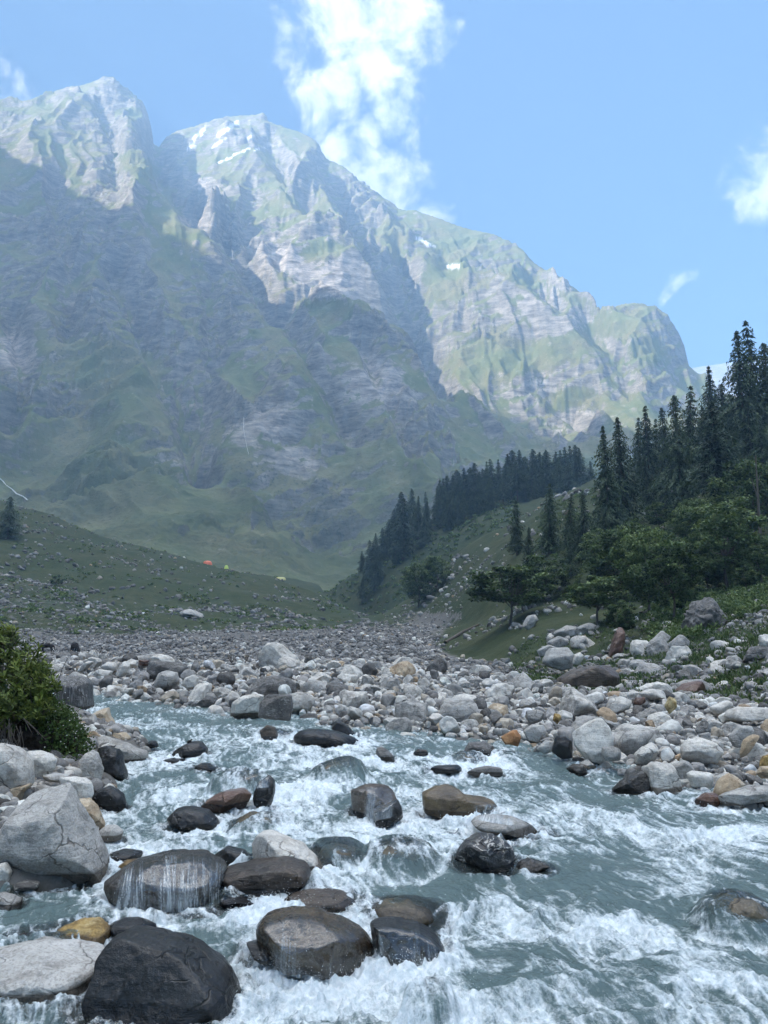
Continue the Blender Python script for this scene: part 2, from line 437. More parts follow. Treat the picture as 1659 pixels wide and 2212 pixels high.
# ------------------------------------------------------------------ mountains
ML = [
 [(-700,1150,600),(0,1150,600),(400,1240,600),(700,1292,600),(900,1250,600),(1200,1150,600),(1700,1100,600),(2300,1000,600)],
 [(-700,850,1000),(0,960,1000),(200,1005,980),(400,1055,950),(600,1125,900),(700,1180,850),(850,1180,850),(1000,1110,900),(1200,1010,1000),(1400,960,1100),(1700,940,1200),(2300,900,1200)],
 [(-700,560,1350),(0,660,1350),(200,705,1300),(400,765,1250),(480,870,1150),(560,868,1110),(700,862,1130),(850,852,1160),(950,884,1190),(1050,930,1250),(1200,972,1350),(1400,915,1500),(1700,930,1560),(2300,900,1500)],
 [(-700,330,1650),(0,430,1650),(200,480,1600),(330,520,1580),(450,565,1550),(540,575,1520),(620,622,1480),(700,647,1460),(790,690,1430),(860,740,1410),(950,815,1390),(1010,862,1380),(1100,905,1400),(1200,945,1450),(1400,845,1600),(1480,870,1640),(1700,910,1700),(2300,890,1700)],
 [(-700,290,1730),(0,380,1720),(200,420,1690),(330,445,1670),(450,470,1660),(500,560,1660),(540,612,1650),(620,690,1620),(700,730,1600),(790,770,1590),(860,810,1580),(950,860,1570),(1010,885,1560),(1100,880,1560),(1200,880,1600),(1400,795,1700),(1480,850,1720),(1700,905,1780),(2300,890,1780)],
 [(-700,230,1900),(0,292,1900),(150,302,1890),(250,318,1870),(300,335,1850),(370,385,1800),(430,398,1785),(468,402,1780),(485,470,1790),(540,500,1840),(640,470,1860),(740,505,1820),(820,590,1810),(880,700,1790),(940,720,1790),(1000,690,1770),(1100,655,1800),(1200,690,1780),(1330,740,1770),(1400,725,1790),(1480,820,1810),(1700,905,1830),(2300,890,1830)],
 [(-700,200,2080),(0,248,2070),(150,228,2090),(225,222,2100),(290,270,2090),(340,385,2010),(420,425,1990),(500,452,1970),(545,430,1980),(600,395,2010),(700,432,2000),(800,500,1990),(860,590,1960),(900,575,1960),(1000,585,1950),(1150,612,1910),(1300,695,1880),(1400,694,1880),(1480,800,1880),(1700,900,1890),(2300,890,1890)],
 [(-700,215,2260),(0,219,2250),(60,216,2250),(100,206,2250),(130,191,2250),(180,181,2250),(205,171,2250),(225,163,2250),(245,166,2250),(262,178,2255),(285,200,2260),(305,216,2265),(322,252,2290),(333,291,2330),(345,294,2340),(360,285,2360),(420,270,2380),(470,258,2400),(510,248,2400),(545,243,2400),(570,246,2400),(582,265,2390),(610,272,2380),(650,285,2370),(690,312,2350),(730,345,2330),(760,372,2310),(790,398,2290),(830,428,2270),(860,448,2250),(900,452,2230),(940,465,2210),(1000,486,2190),(1050,500,2170),(1090,513,2150),(1115,526,2140),(1130,546,2130),(1165,576,2110),(1200,591,2090),(1235,616,2070),(1270,641,2050),(1290,660,2030),(1330,662,2010),(1380,657,1990),(1420,663,1970),(1440,680,1960),(1455,702,1950),(1470,728,1945),(1478,748,1940),(1483,768,1940),(1490,800,1940),(1500,845,1940),(1512,900,1940),(1560,960,1940),(1700,1000,1950),(2300,1000,1950)],
]
MU, MY = 1000, 900
ug = np.linspace(-0.88, 0.72, MU)
yg = np.exp(np.linspace(math.log(520), math.log(2950), MY))
def mline(pts):
    p = np.array(pts, float); w3 = at(p[:, 0], p[:, 1], p[:, 2]); u = w3[:, 0] / w3[:, 1]; o = np.argsort(u)
    return np.interp(ug, u[o], p[o, 2]), np.interp(ug, u[o], w3[o, 2])
rows = [mline(l) for l in ML]
rows = [(np.full(MU, 480.0), rows[0][1] - 60)] + rows
rows.append((rows[-1][0] + 260, rows[-1][1] - 230)); rows.append((rows[-2][0] + 900, rows[-2][1] - 900))
MZ = np.empty((MY, MU))
for j in range(MU):
    MZ[:, j] = np.interp(yg, [r[0][j] for r in rows], [r[1][j] for r in rows])
MX = ug[None, :] * yg[:, None]; MYY = yg[:, None] + 0 * MX
skyY = rows[8][0][None, :]
keep = np.exp(-((MYY - skyY) / 70.0) ** 2)
sm = blur(blur(MZ, 14, 0), 7, 1)
MZ = MZ * keep + sm * (1 - keep)
# erosion relief: gullies running down the face, rock steps, rubble
wx = MX + 60 * fbm(MX / 260, MYY / 260, o=3, seed=41); wy = MYY + 60 * fbm(MX / 260, MYY / 260, o=3, seed=42)
am = sstep(560, 900, MYY) * (1 - 0.85 * keep)
big = ridged((wx + 0.35 * wy) / 300, (wy - .3 * wx) / 620, o=4, seed=51) - 0.45
MZ += am * big * 105
med = ridged(wx / 85, wy / 150, o=4, seed=61) - 0.45
MZ += am * med * 13 * (0.5 + 0.9 * np.clip(fbm(MX / 400, MYY / 400, o=2, seed=63) + .5, 0, 1.2))
# tilted strata ledges
def ledge(Z, step, tilt, amt, seed):
    s = (Z + tilt * MX + 0.3 * tilt * MYY + 26 * fbm(MX / 140, MYY / 140, o=4, seed=seed)) / step
    f = s - np.floor(s)
    return amt * step * (sstep(0.15, 0.85, f) - f)
stepmask = np.clip(0.42 + 1.5 * fbm(MX / 190, MYY / 190, o=4, seed=71), 0, 1)
MZ += sstep(560, 900, MYY) * (1 - 0.5 * keep) * stepmask * (ledge(MZ, 62, -0.42, 0.9, 72) + 0.8 * ledge(MZ, 21, -0.5, 0.8, 73) * np.clip(fbm(MX / 110, MYY / 110, o=3, seed=74) + .4, 0, 1))
fine = fbm(MX / 14, MYY / 14, o=3, seed=81)
MZ += sstep(540, 700, MYY) * fine * 3.0 * (0.25 + stepmask)
# named gullies and crests, cut where the photograph shows them
pu, pv = proj(np.stack([MX, MYY, MZ], -1))
frontm = MYY < skyY + 20
def pl_dist(pts):
    best = np.full(MZ.shape, 1e9)
    qx = pu + 9 * fbm(MX / 55, MYY / 55, o=3, seed=151); qy = pv + 9 * fbm(MX / 55, MYY / 55, o=3, seed=152)
    for (x0, y0), (x1, y1) in zip(pts[:-1], pts[1:]):
        dx, dy = x1 - x0, y1 - y0; t_ = np.clip(((qx - x0) * dx + (qy - y0) * dy) / (dx * dx + dy * dy), 0, 1)
        best = np.minimum(best, np.hypot(qx - x0 - t_ * dx, qy - y0 - t_ * dy))
    return best
for pts, dep, wd in [([(335,310),(365,370),(430,440),(500,480),(548,560),(600,650)], -95, 30), ([(700,330),(740,420),(790,520),(850,630),(892,720)], -70, 22), ([(872,545),(905,640),(895,720),(960,830)], -75, 20),
    ([(1275,690),(1335,740),(1345,830)], -60, 26), ([(1105,530),(1150,600),(1210,650)], -40, 16), ([(960,560),(1010,640),(1000,700)], -35, 14), ([(590,300),(620,380),(660,440)], -45, 16), ([(215,235),(250,300),(245,380)], -45, 16),
    ([(30,680),(60,800),(20,900)], -45, 22), ([(250,560),(330,720),(400,860),(440,1000)], -70, 30), ([(640,700),(700,800),(760,930)], -40, 22), ([(780,720),(840,830),(900,960)], -45, 18), ([(1130,740),(1180,830),(1250,900)], -50, 20), ([(450,600),(470,720),(440,860)], -45, 24), ([(120,420),(160,560),(150,700)], -50, 26),
    ([(150,230),(255,290),(330,345),(400,390),(465,405)], 28, 12), ([(570,255),(620,330),(690,425),(745,500),(830,650),(880,720)], 36, 14), ([(820,440),(860,520),(930,590)], 30, 13), ([(1130,555),(1085,650),(1150,790)], 34, 14), ([(1420,672),(1345,760),(1400,850)], 30, 14), ([(1040,520),(985,600),(1060,760),(1180,830)], 26, 12), ([(540,575),(620,622),(700,647),(790,690),(860,740),(950,815)], 26, 10), ([(300,540),(360,690),(520,900)], 34, 20), ([(80,330),(110,520),(240,760)], 34, 22)]:
    d_ = pl_dist(pts)
    MZ += frontm * sstep(600, 800, MYY) * dep * (np.exp(-(d_ / wd) ** 2) if dep < 0 else np.exp(-d_ / wd)) * (1 - .6 * keep)
gy0, gx0 = np.gradient(MZ)
st0 = np.hypot(gx0 / (MYY * (ug[1] - ug[0])), gy0 / np.gradient(yg)[:, None])
crag = sstep(.9, 1.8, st0) * sstep(560, 800, MYY)
MZ += crag * (0.25 + stepmask) * ((ridged(MX / 34, MYY / 46, o=4, gain=.6, seed=161) - .45) * 6 + ledge(MZ, 13, -0.42, 0.8, 163) * 1.0 + ledge(MZ, 31, -0.42, 0.85, 164) * .9)
# attributes
pu, pv = proj(np.stack([MX, MYY, MZ], -1))
gy_, gx_ = np.gradient(MZ)
dY = np.gradient(yg)[:, None]; dX = MYY * (ug[1] - ug[0])
sx = gx_ / dX; sy = (gy_ / dY) - sx * ug[None, :]
slope = np.sqrt(sx * sx + sy * sy)
rock = sstep(1.4, 2.6, slope + 1.0 * fbm(MX / 70, MYY / 70, o=5, seed=91))
rock = np.clip(rock + 0.05 * sstep(1500, 1900, MYY) * (pu < 800), 0, 1)
def blob(cx, cy, rx, ry, a=0.0):
    c, s = math.cos(a), math.sin(a); X_ = (pu - cx); Y_ = (pv - cy)
    return np.exp(-(((c * X_ + s * Y_) / rx) ** 2 + ((-s * X_ + c * Y_) / ry) ** 2) ** 1.5)
front = MYY < skyY + 5
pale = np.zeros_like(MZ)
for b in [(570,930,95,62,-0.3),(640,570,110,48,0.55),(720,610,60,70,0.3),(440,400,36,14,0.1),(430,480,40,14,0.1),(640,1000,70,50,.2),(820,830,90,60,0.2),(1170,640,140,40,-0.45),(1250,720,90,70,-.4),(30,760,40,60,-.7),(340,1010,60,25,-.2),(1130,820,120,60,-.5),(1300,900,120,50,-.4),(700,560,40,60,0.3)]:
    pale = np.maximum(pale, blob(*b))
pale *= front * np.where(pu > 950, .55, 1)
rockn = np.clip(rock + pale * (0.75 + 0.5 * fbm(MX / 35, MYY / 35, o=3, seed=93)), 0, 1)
green = sum(blob(*b) for b in [(700,540,60,28,-.2),(720,665,80,25,0.1),(1040,770,110,55,-.35),(1180,770,90,40,-.3),(1130,600,60,25,.4),(1250,650,60,16,.4),(1230,860,70,30,-.3),(1000,520,90,22,.2),(850,520,26,60,-.3),(1400,760,50,40,0),(960,600,60,80,0.4),(1330,700,90,30,-.2),(300,360,60,30,0.4),(200,1000,200,120,0.3),(240,800,120,80,0.3)]) * front
rockn = np.clip(rockn - 0.75 * np.clip(green, 0, 1), 0, 1)
snow = np.zeros_like(MZ)
for x0, y0, x1, y1, wd in [(472,292,512,264,7),(460,318,486,298,3.5),(418,300,440,280,6),(404,322,420,312,4.5),(470,352,500,340,3.2),(505,334,540,320,3.2),(550,325,578,314,2.6),(536,298,543,293,4),(900,515,938,532,5),(968,575,990,575,6),(434,292,446,272,4)]:
    dx, dy = x1 - x0, y1 - y0; L = dx * dx + dy * dy
    tt = np.clip(((pu - x0) * dx + (pv - y0) * dy) / L, 0, 1)
    d = np.hypot(pu - x0 - tt * dx, (pv - y0 - tt * dy))
    snow = np.maximum(snow, 1 - sstep(wd * .3, wd * .75, d + 2.5 * fbm(MX / 12, MYY / 12, o=2, seed=95)))
snow *= 0.85 * (front & (MYY > 1850))

def mountain_mat():
    m, t = new_mat("mountain_rock_and_turf")
    geo = t.n('ShaderNodeNewGeometry'); P = geo.outputs['Position']
    a = t.noise(P, 0.012, 6, 0.6); b = t.noise(P, 0.06, 6, 0.65); c = t.noise(P, 0.25, 4, 0.6)
    st = t.noise(t.mapping(P, (0.03, 0.03, 0.09), (R(10), R(-24), 0)), 1.0, 6, 0.68)
    turf = t.mix(b, (0.075, 0.094, 0.042), (0.190, 0.205, 0.098))
    turf = t.mix(t.ramp(a, [(0.42, 0.0), (0.62, 0.8)]), turf, (0.19, 0.17, 0.10))
    rk = t.ramp(st, [(0.30, (0.105, 0.097, 0.086)), (0.5, (0.215, 0.197, 0.172)), (0.70, (0.36, 0.33, 0.285))])
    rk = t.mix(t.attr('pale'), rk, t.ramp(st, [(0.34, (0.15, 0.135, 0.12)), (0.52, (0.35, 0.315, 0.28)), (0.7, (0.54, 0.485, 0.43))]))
    st2 = t.noise(t.mapping(P, (0.05, 0.05, 0.30), (R(10), R(-24), 0)), 1.0, 5, 0.7, 0.4)
    rk = t.mix(t.ramp(st2, [(0.36, 0.75), (0.5, 0.0)]), rk, (0.40, 0.38, 0.36), 'MULTIPLY')
    f = t.math('ADD', t.attr('rock'), t.math('MULTIPLY', t.math('SUBTRACT', b, 0.5), 1.1))
    f = t.math('ADD', f, t.math('MULTIPLY', t.math('SUBTRACT', c, 0.5), 0.5))
    col = t.mix(t.ramp(f, [(0.46, 0.0), (0.62, 1.0)]), turf, rk)
    # scattered scrub
    col = t.mix(t.ramp(t.math('ADD', c, t.math('MULTIPLY', a, 0.5)), [(0.86, 0.0), (0.95, 0.7)]), col, (0.03, 0.042, 0.02))
    spk = t.noise(P, 0.14, 5, 0.75)
    col = t.mix(t.ramp(spk, [(0.60, 0.0), (0.66, 0.55)]), col, (0.36, 0.33, 0.29))
    col = t.mix(t.ramp(spk, [(0.33, 0.65), (0.40, 0.0)]), col, (0.028, 0.040, 0.020))
    col = t.mix(t.math('MULTIPLY', t.attr('scrub'), 0.72), col, t.mix(c, (0.026, 0.038, 0.018), (0.075, 0.088, 0.042)))
    col = t.mix(t.attr('snow'), col, (0.82, 0.83, 0.85))
    h = t.math('ADD', t.math('MULTIPLY', st, 1.0), t.math('MULTIPLY', c, 0.6))
    t.done(t.pbsdf(col, 0.92, t.bump(h, 0.45, 5.0), 0.1))
    return m
M_mountain = mountain_mat()
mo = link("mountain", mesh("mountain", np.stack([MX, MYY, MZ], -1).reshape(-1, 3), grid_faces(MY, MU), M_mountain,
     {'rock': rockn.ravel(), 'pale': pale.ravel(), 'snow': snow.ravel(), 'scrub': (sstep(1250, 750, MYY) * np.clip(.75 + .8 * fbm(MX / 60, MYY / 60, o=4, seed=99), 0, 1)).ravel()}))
tag(mo, "twin peaked green and grey rock mountain with snow streaks closing the valley", None, None, "structure")

def hit_m(px, py, y0=560):
    Ys = np.linspace(y0, 2600, 1400)
    P = at(np.full(len(Ys), float(px)), np.full(len(Ys), float(py)), Ys)
    fu = np.clip((P[:, 0] / Ys - ug[0]) / (ug[1] - ug[0]), 0, MU - 1.001); fy = np.interp(Ys, yg, np.arange(MY))
    h = MZ[np.round(fy).astype(int), np.round(fu).astype(int)]
    b = P[:, 2] < h; k = int(np.argmax(b)) if b.any() else len(Ys) - 1
    return P[k]

# the wall of the valley on the left (its shadow lies over the valley floor) and behind the viewer's right, far plateau
def side_mountain(name, label, pts, slope, seed, x0, x1, y0, y1, n, zmin=-4):
    xs = np.linspace(x0, x1, n); ys = np.linspace(y0, y1, n); X, Y = np.meshgrid(xs, ys)
    best = np.full(X.shape, -1e9)
    for (ax, ay, az), (bx, by, bz) in zip(pts[:-1], pts[1:]):
        dx, dy = bx - ax, by - ay; t_ = np.clip(((X - ax) * dx + (Y - ay) * dy) / (dx * dx + dy * dy), 0, 1)
        d = np.hypot(X - ax - t_ * dx, Y - ay - t_ * dy); z = az + t_ * (bz - az)
        best = np.maximum(best, z - slope * d * (1 - 0.00008 * d))
    best += 110 * (ridged(X / 420, Y / 420, o=5, seed=seed) - .45) + 30 * (ridged(X / 90, Y / 90, o=3, seed=seed + 5) - .4)
    best = np.maximum(best, zmin)
    one = np.ones(X.size)
    o = link(name, mesh(name, np.stack([X, Y, best], -1).reshape(-1, 3), grid_faces(n, n), M_mountain,
             {'rock': one * 0.45, 'pale': one * 0.0, 'snow': one * 0}))
    return tag(o, label, None, None, "structure")
side_mountain("mountain", "steep valley wall rising beside the river", [(-1950,-1400,1800),(-1900,0,1850),(-1880,900,1850),(-1900,1700,1850),(-2100,2400,1800)], 1.45, 201, -3000, -620, -2200, 2700, 260)
side_mountain("mountain", "wooded valley wall behind the viewer on the right", [(900,-2200,700),(760,-900,640),(640,-250,480),(720,40,330)], 1.0, 221, 60, 2200, -2200, -20, 200)
p0 = at(1470, 800, 5000); p1 = at(1560, 784, 5000); p2 = at(1700, 768, 5000)
def plateau():
    n = 220
    X, Y = np.meshgrid(np.linspace(1400, 4300, n), np.linspace(3600, 6000, n))
    pu_ = CX + F * X / (Y * 1.06)
    top = np.interp(X, [1500, p1[0], p2[0], 4300], [p0[2] - 60, p1[2], p2[2], p2[2] + 60])
    Z = top - 0.75 * np.abs(Y - 5000) + 60 * (ridged(X / 300, Y / 300, o=5, seed=301) - .45) * np.clip(np.abs(Y - 5000) / 300, 0.1, 1)
    Z = np.maximum(Z, -3)
    one = np.ones(X.size)
    o = link("mountain", mesh("mountain", np.stack([X, Y, Z], -1).reshape(-1, 3), grid_faces(n, n), M_mountain, {'rock': one * 0.8, 'pale': one * 0.9, 'snow': one * 0}))
    tag(o, "bare pale rock plateau far behind the cliff's right edge", None, None, "structure")
plateau()
# ------------------------------------------------------------------ stone materials
def crack_(t, P, scale):
    wv = t.n('ShaderNodeVectorMath', {0: t.n('ShaderNodeTexNoise', {'Vector': P, 'Scale': 3.0 * scale, 'Detail': 3.0}).outputs['Color'], 1: (.35, .35, .35)}, operation='MULTIPLY').outputs[0]
    pv = t.n('ShaderNodeVectorMath', {0: P, 1: wv}, operation='ADD').outputs[0]
    return t.n('ShaderNodeTexVoronoi', {'Vector': t.mapping(pv, (1, 1, 1.9), (R(20), R(30), 0)), 'Scale': 1.7 * scale, 'Randomness': 1.0}, feature='DISTANCE_TO_EDGE').outputs[0]

def stone_mat(name, stops, rough=0.75, speck=0.5, vein=0.0, vein_col=(0.6, 0.57, 0.52), band=0.0, blotch=(0.5, (0.5, 0.5, 0.5)), spec=0.35, streak=0.0, bmp=0.55, scale=1.0):
    m, t = new_mat(name)
    tc = t.n('ShaderNodeTexCoord').outputs['Object']
    rnd = t.n('ShaderNodeObjectInfo').outputs['Random']
    off = t.n('ShaderNodeVectorMath', {0: tc, 1: (1, 1, 1)}, operation='ADD')
    sh = t.n('ShaderNodeCombineXYZ', {0: t.math('MULTIPLY', rnd, 37.0), 1: t.math('MULTIPLY', rnd, 91.0), 2: t.math('MULTIPLY', rnd, 13.0)})
    t.l(sh.outputs[0], off.inputs[1]); P = off.outputs[0]
    a = t.noise(P, 1.9 * scale, 6, 0.62); b = t.noise(P, 8 * scale, 5, 0.7); c = t.noise(P, 42 * scale, 3, 0.7)
    st = t.noise(t.mapping(P, (3, 3, 22), (R(28), R(17), 0)), 1.0 * scale, 5, 0.65, 0.4)
    f = t.math('ADD', t.math('MULTIPLY', a, 0.55), t.math('MULTIPLY', b, 0.45 - 0.3 * band))
    if band: f = t.math('ADD', f, t.math('MULTIPLY', st, 0.3 * band))
    f = t.math('ADD', f, t.math('MULTIPLY', t.math('SUBTRACT', rnd, 0.5), 0.14))
    col = t.ramp(f, stops)
    if blotch: col = t.mix(t.math('MULTIPLY', t.ramp(t.noise(P, 3.1 * scale, 6, 0.72, 0.5), [(0.5, 0.0), (0.6, 1.0)]), blotch[0]), col, blotch[1], 'MULTIPLY')
    if speck:
        col = t.mix(t.math('MULTIPLY', t.ramp(c, [(0.36, 1.0), (0.5, 0.0)]), speck), col, (0.35, 0.34, 0.33), 'MULTIPLY')
        col = t.mix(t.math('MULTIPLY', t.ramp(c, [(0.58, 0.0), (0.7, 1.0)]), speck * 0.5), col, (0.75, 0.72, 0.68))
    if vein:
        w_ = t.noise(t.mapping(P, (1.6, 1.6, 4.2), (R(40), R(25), 0)), 1.5 * scale, 4, 0.55, 1.6)
        v = t.ramp(t.math('ABSOLUTE', t.math('SUBTRACT', w_, 0.5), 0), [(0.0, 1.0), (0.012, 0.8), (0.02, 0.0)])
        v = t.math('MULTIPLY', v, t.ramp(t.noise(P, 2.5 * scale, 2), [(0.42, 0.0), (0.58, 1.0)]))
        col = t.mix(t.math('MULTIPLY', v, vein), col, vein_col)
    if streak:
        s_ = t.noise(t.mapping(P, (26, 26, 1.6)), 1.0 * scale, 4, 0.6)
        col = t.mix(t.math('MULTIPLY', t.ramp(s_, [(0.5, 0.0), (0.68, 1.0)]), streak), col, (0.42, 0.41, 0.39))
    ck = t.math('ADD', crack_(t, P, scale), t.math('MULTIPLY', t.math('SUBTRACT', b, 0.5), 0.05))
    ckm = t.math('MULTIPLY', t.ramp(ck, [(0.0, 1.0), (0.022, 0.0)]), t.ramp(t.noise(P, 1.3 * scale, 3), [(0.46, 0.0), (0.56, 1.0)]))
    col = t.mix(t.math('MULTIPLY', ckm, 0.75), col, (0.22, 0.2, 0.18), 'MULTIPLY')
    w_ = t.attr('wet')
    wt_ = t.math('ADD', w_, t.math('MULTIPLY', t.math('SUBTRACT', b, 0.5), 0.5)); wt_ = t.ramp(wt_, [(0.35, 0.0), (0.6, 1.0)])
    col = t.mix(wt_, col, t.mix(1.0, col, (0.30, 0.27, 0.24), 'MULTIPLY'))
    rg = t.n('ShaderNodeMapRange', {0: wt_, 3: rough, 4: 0.24}).outputs[0]
    h = t.math('ADD', t.math('MULTIPLY', b, 0.7), t.math('MULTIPLY', c, 0.22))
    h = t.math('ADD', h, t.math('MULTIPLY', st, 0.2 + band))
    h = t.math('SUBTRACT', h, t.math('MULTIPLY', ckm, 0.8))
    t.done(t.pbsdf(col, rg, t.bump(h, bmp, 0.06 / scale), spec))
    return m
MS = {
 'pale':  stone_mat("stone_pale", [(0.32, (0.27, 0.25, 0.225)), (0.5, (0.57, 0.53, 0.465)), (0.66, (0.73, 0.69, 0.615))], speck=0.45, vein=0.35, band=0.5, blotch=(0.55, (0.5, 0.47, 0.44))),
 'grey':  stone_mat("stone_grey", [(0.32, (0.165, 0.157, 0.145)), (0.5, (0.365, 0.345, 0.31)), (0.68, (0.52, 0.49, 0.445))], speck=0.5, vein=0.3, band=0.6, blotch=(0.6, (0.5, 0.48, 0.46))),
 'dark':  stone_mat("stone_dark", [(0.32, (0.045, 0.042, 0.038)), (0.5, (0.115, 0.106, 0.095)), (0.68, (0.19, 0.175, 0.157))], speck=0.4, vein=0.4, band=0.7, rough=0.6, blotch=(0.4, (0.5, 0.5, 0.5))),
 'tan':   stone_mat("stone_tan", [(0.32, (0.24, 0.165, 0.095)), (0.5, (0.43, 0.33, 0.215)), (0.68, (0.58, 0.50, 0.39))], speck=0.35, vein=0.2, blotch=(0.5, (0.55, 0.45, 0.36))),
 'orange':stone_mat("stone_orange", [(0.32, (0.17, 0.075, 0.03)), (0.5, (0.36, 0.17, 0.065)), (0.68, (0.46, 0.27, 0.13))], speck=0.3, blotch=(0.6, (0.4, 0.32, 0.28))),
 'gold':  stone_mat("stone_gold", [(0.34, (0.10, 0.06, 0.022)), (0.5, (0.36, 0.235, 0.075)), (0.64, (0.52, 0.42, 0.22))], speck=0.35, blotch=(0.7, (0.35, 0.3, 0.27)), scale=1.6),
 'brown': stone_mat("stone_brown", [(0.32, (0.018, 0.013, 0.009)), (0.5, (0.058, 0.040, 0.026)), (0.68, (0.12, 0.085, 0.055))], rough=0.42, speck=0.3, band=1.0, spec=0.5, blotch=(0.5, (0.5, 0.42, 0.36))),
 'ochre': stone_mat("stone_brown_ochre", [(0.32, (0.026, 0.02, 0.014)), (0.5, (0.105, 0.072, 0.038)), (0.68, (0.25, 0.175, 0.075))], rough=0.36, speck=0.35, band=0.5, spec=0.5, blotch=(0.6, (0.4, 0.36, 0.33)), scale=1.3),
 'rust':  stone_mat("stone_rust", [(0.32, (0.05, 0.026, 0.018)), (0.5, (0.13, 0.062, 0.036)), (0.68, (0.17, 0.11, 0.075))], rough=0.38, speck=0.2, band=0.7, spec=0.5, blotch=(0.5, (0.5, 0.42, 0.36))),
 'black': stone_mat("stone_black", [(0.32, (0.006, 0.006, 0.0055)), (0.5, (0.015, 0.014, 0.013)), (0.7, (0.040, 0.037, 0.034))], rough=0.3, speck=0.12, vein=0.0, band=0.1, spec=0.38, blotch=None, bmp=0.5),
 'veined':stone_mat("stone_black_white_veined", [(0.32, (0.010, 0.0095, 0.009)), (0.5, (0.022, 0.02, 0.018)), (0.7, (0.05, 0.046, 0.042))], rough=0.3, speck=0.2, vein=1.0, spec=0.6, blotch=None, vein_col=(0.62, 0.57, 0.5), bmp=0.7),
 'streak':stone_mat("stone_dark_streaked", [(0.32, (0.03, 0.028, 0.026)), (0.5, (0.085, 0.08, 0.073)), (0.7, (0.17, 0.16, 0.147))], rough=0.5, speck=0.3, band=0.3, streak=0.55, spec=0.4, blotch=None),
 'olive': stone_mat("stone_olive_underwater", [(0.32, (0.05, 0.038, 0.018)), (0.5, (0.16, 0.12, 0.06)), (0.68, (0.24, 0.19, 0.105))], rough=0.25, speck=0.4, spec=0.5),
}
CROP = {'1': (.25, 0, .25, 1377), '2': (.25, 378, .25, 1501.3), '3': (.25, 756, .25, 1566), '4': (.3164, 1134, .3164, 1377),
        '5': (.25, 0, .25, 1593), '7': (.5, 0, .5, 1728), '8': (.5, 829.5, .5, 1728), 'D': (1, 0, 1, 0)}
ROCKS = []     # footprints: x, y, r, top z, kind
BLOCK = []     # image outlines of the singled-out rocks

def radial(poly, n=360):
    """radius of a polygon about its centroid for n angles"""
    c = poly.mean(0); th = np.linspace(-math.pi, math.pi, n, endpoint=False)
    d = np.stack([np.cos(th), np.sin(th)], -1); rr = np.zeros(n)
    for k in range(len(poly)):
        a = poly[k] - c; b = poly[(k + 1) % len(poly)] - c; e = b - a
        den = d[:, 0] * e[1] - d[:, 1] * e[0]
        with np.errstate(divide='ignore', invalid='ignore'):
            t = (a[0] * e[1] - a[1] * e[0]) / den; s = (a[0] * d[:, 1] - a[1] * d[:, 0]) / den
        ok = (np.abs(den) > 1e-12) & (t > 0) & (s >= -1e-6) & (s <= 1 + 1e-6)
        rr = np.where(ok, np.maximum(rr, np.where(ok, t, 0)), rr)
    rr = np.where(rr <= 0, np.median(rr[rr > 0]), rr)
    p = np.concatenate([rr[-8:], rr, rr[:8]])
    k = np.exp(-(np.arange(-5, 6) / 2.6) ** 2); k /= k.sum()
    return c, th, np.convolve(p, k, 'same')[8:-8]

def rock_shape(dirs, th, rr, depth, seed, rough, facets, box, size):
    r_ = np.random.default_rng(seed)
    rho = np.hypot(dirs[:, 0], dirs[:, 2]); ang = np.arctan2(dirs[:, 2], dirs[:, 0])
    Rr = np.interp(ang, np.append(th, math.pi), np.append(rr, rr[0]))
    c = rho ** box; s = np.sign(dirs[:, 1]) * np.abs(dirs[:, 1]) ** box
    P = np.stack([Rr * np.cos(ang) * c, depth * s, Rr * np.sin(ang) * c], -1)
    for _ in range(facets):
        m = r_.normal(size=3); m[1] = -abs(m[1]) - 0.45; m[2] += 0.25; m /= np.linalg.norm(m)
        h = P @ m; d = h.max() * r_.uniform(0.62, 0.86)
        P -= np.maximum(0, h - d)[:, None] * m * 0.88
    N = dirs / np.linalg.norm(dirs, axis=1)[:, None]
    q = P / size * 1.0 + r_.uniform(-50, 50, 3)
    dis = fbm(q[:, 0] * 2.2, q[:, 1] * 2.2, q[:, 2] * 2.2, o=3, seed=seed) * 0.055
    dis = dis + (ridged(q[:, 0] * 5, q[:, 1] * 5, q[:, 2] * 5, o=3, seed=seed + 3) - 0.5) * 0.035
    dis = dis + fbm(q[:, 0] * 14, q[:, 1] * 14, q[:, 2] * 14, o=2, seed=seed + 5) * 0.009
    edge = 0.45 + 0.55 * np.abs(dirs[:, 1])        # keep the outline
    return P + N * (dis * rough * size * edge)[:, None]

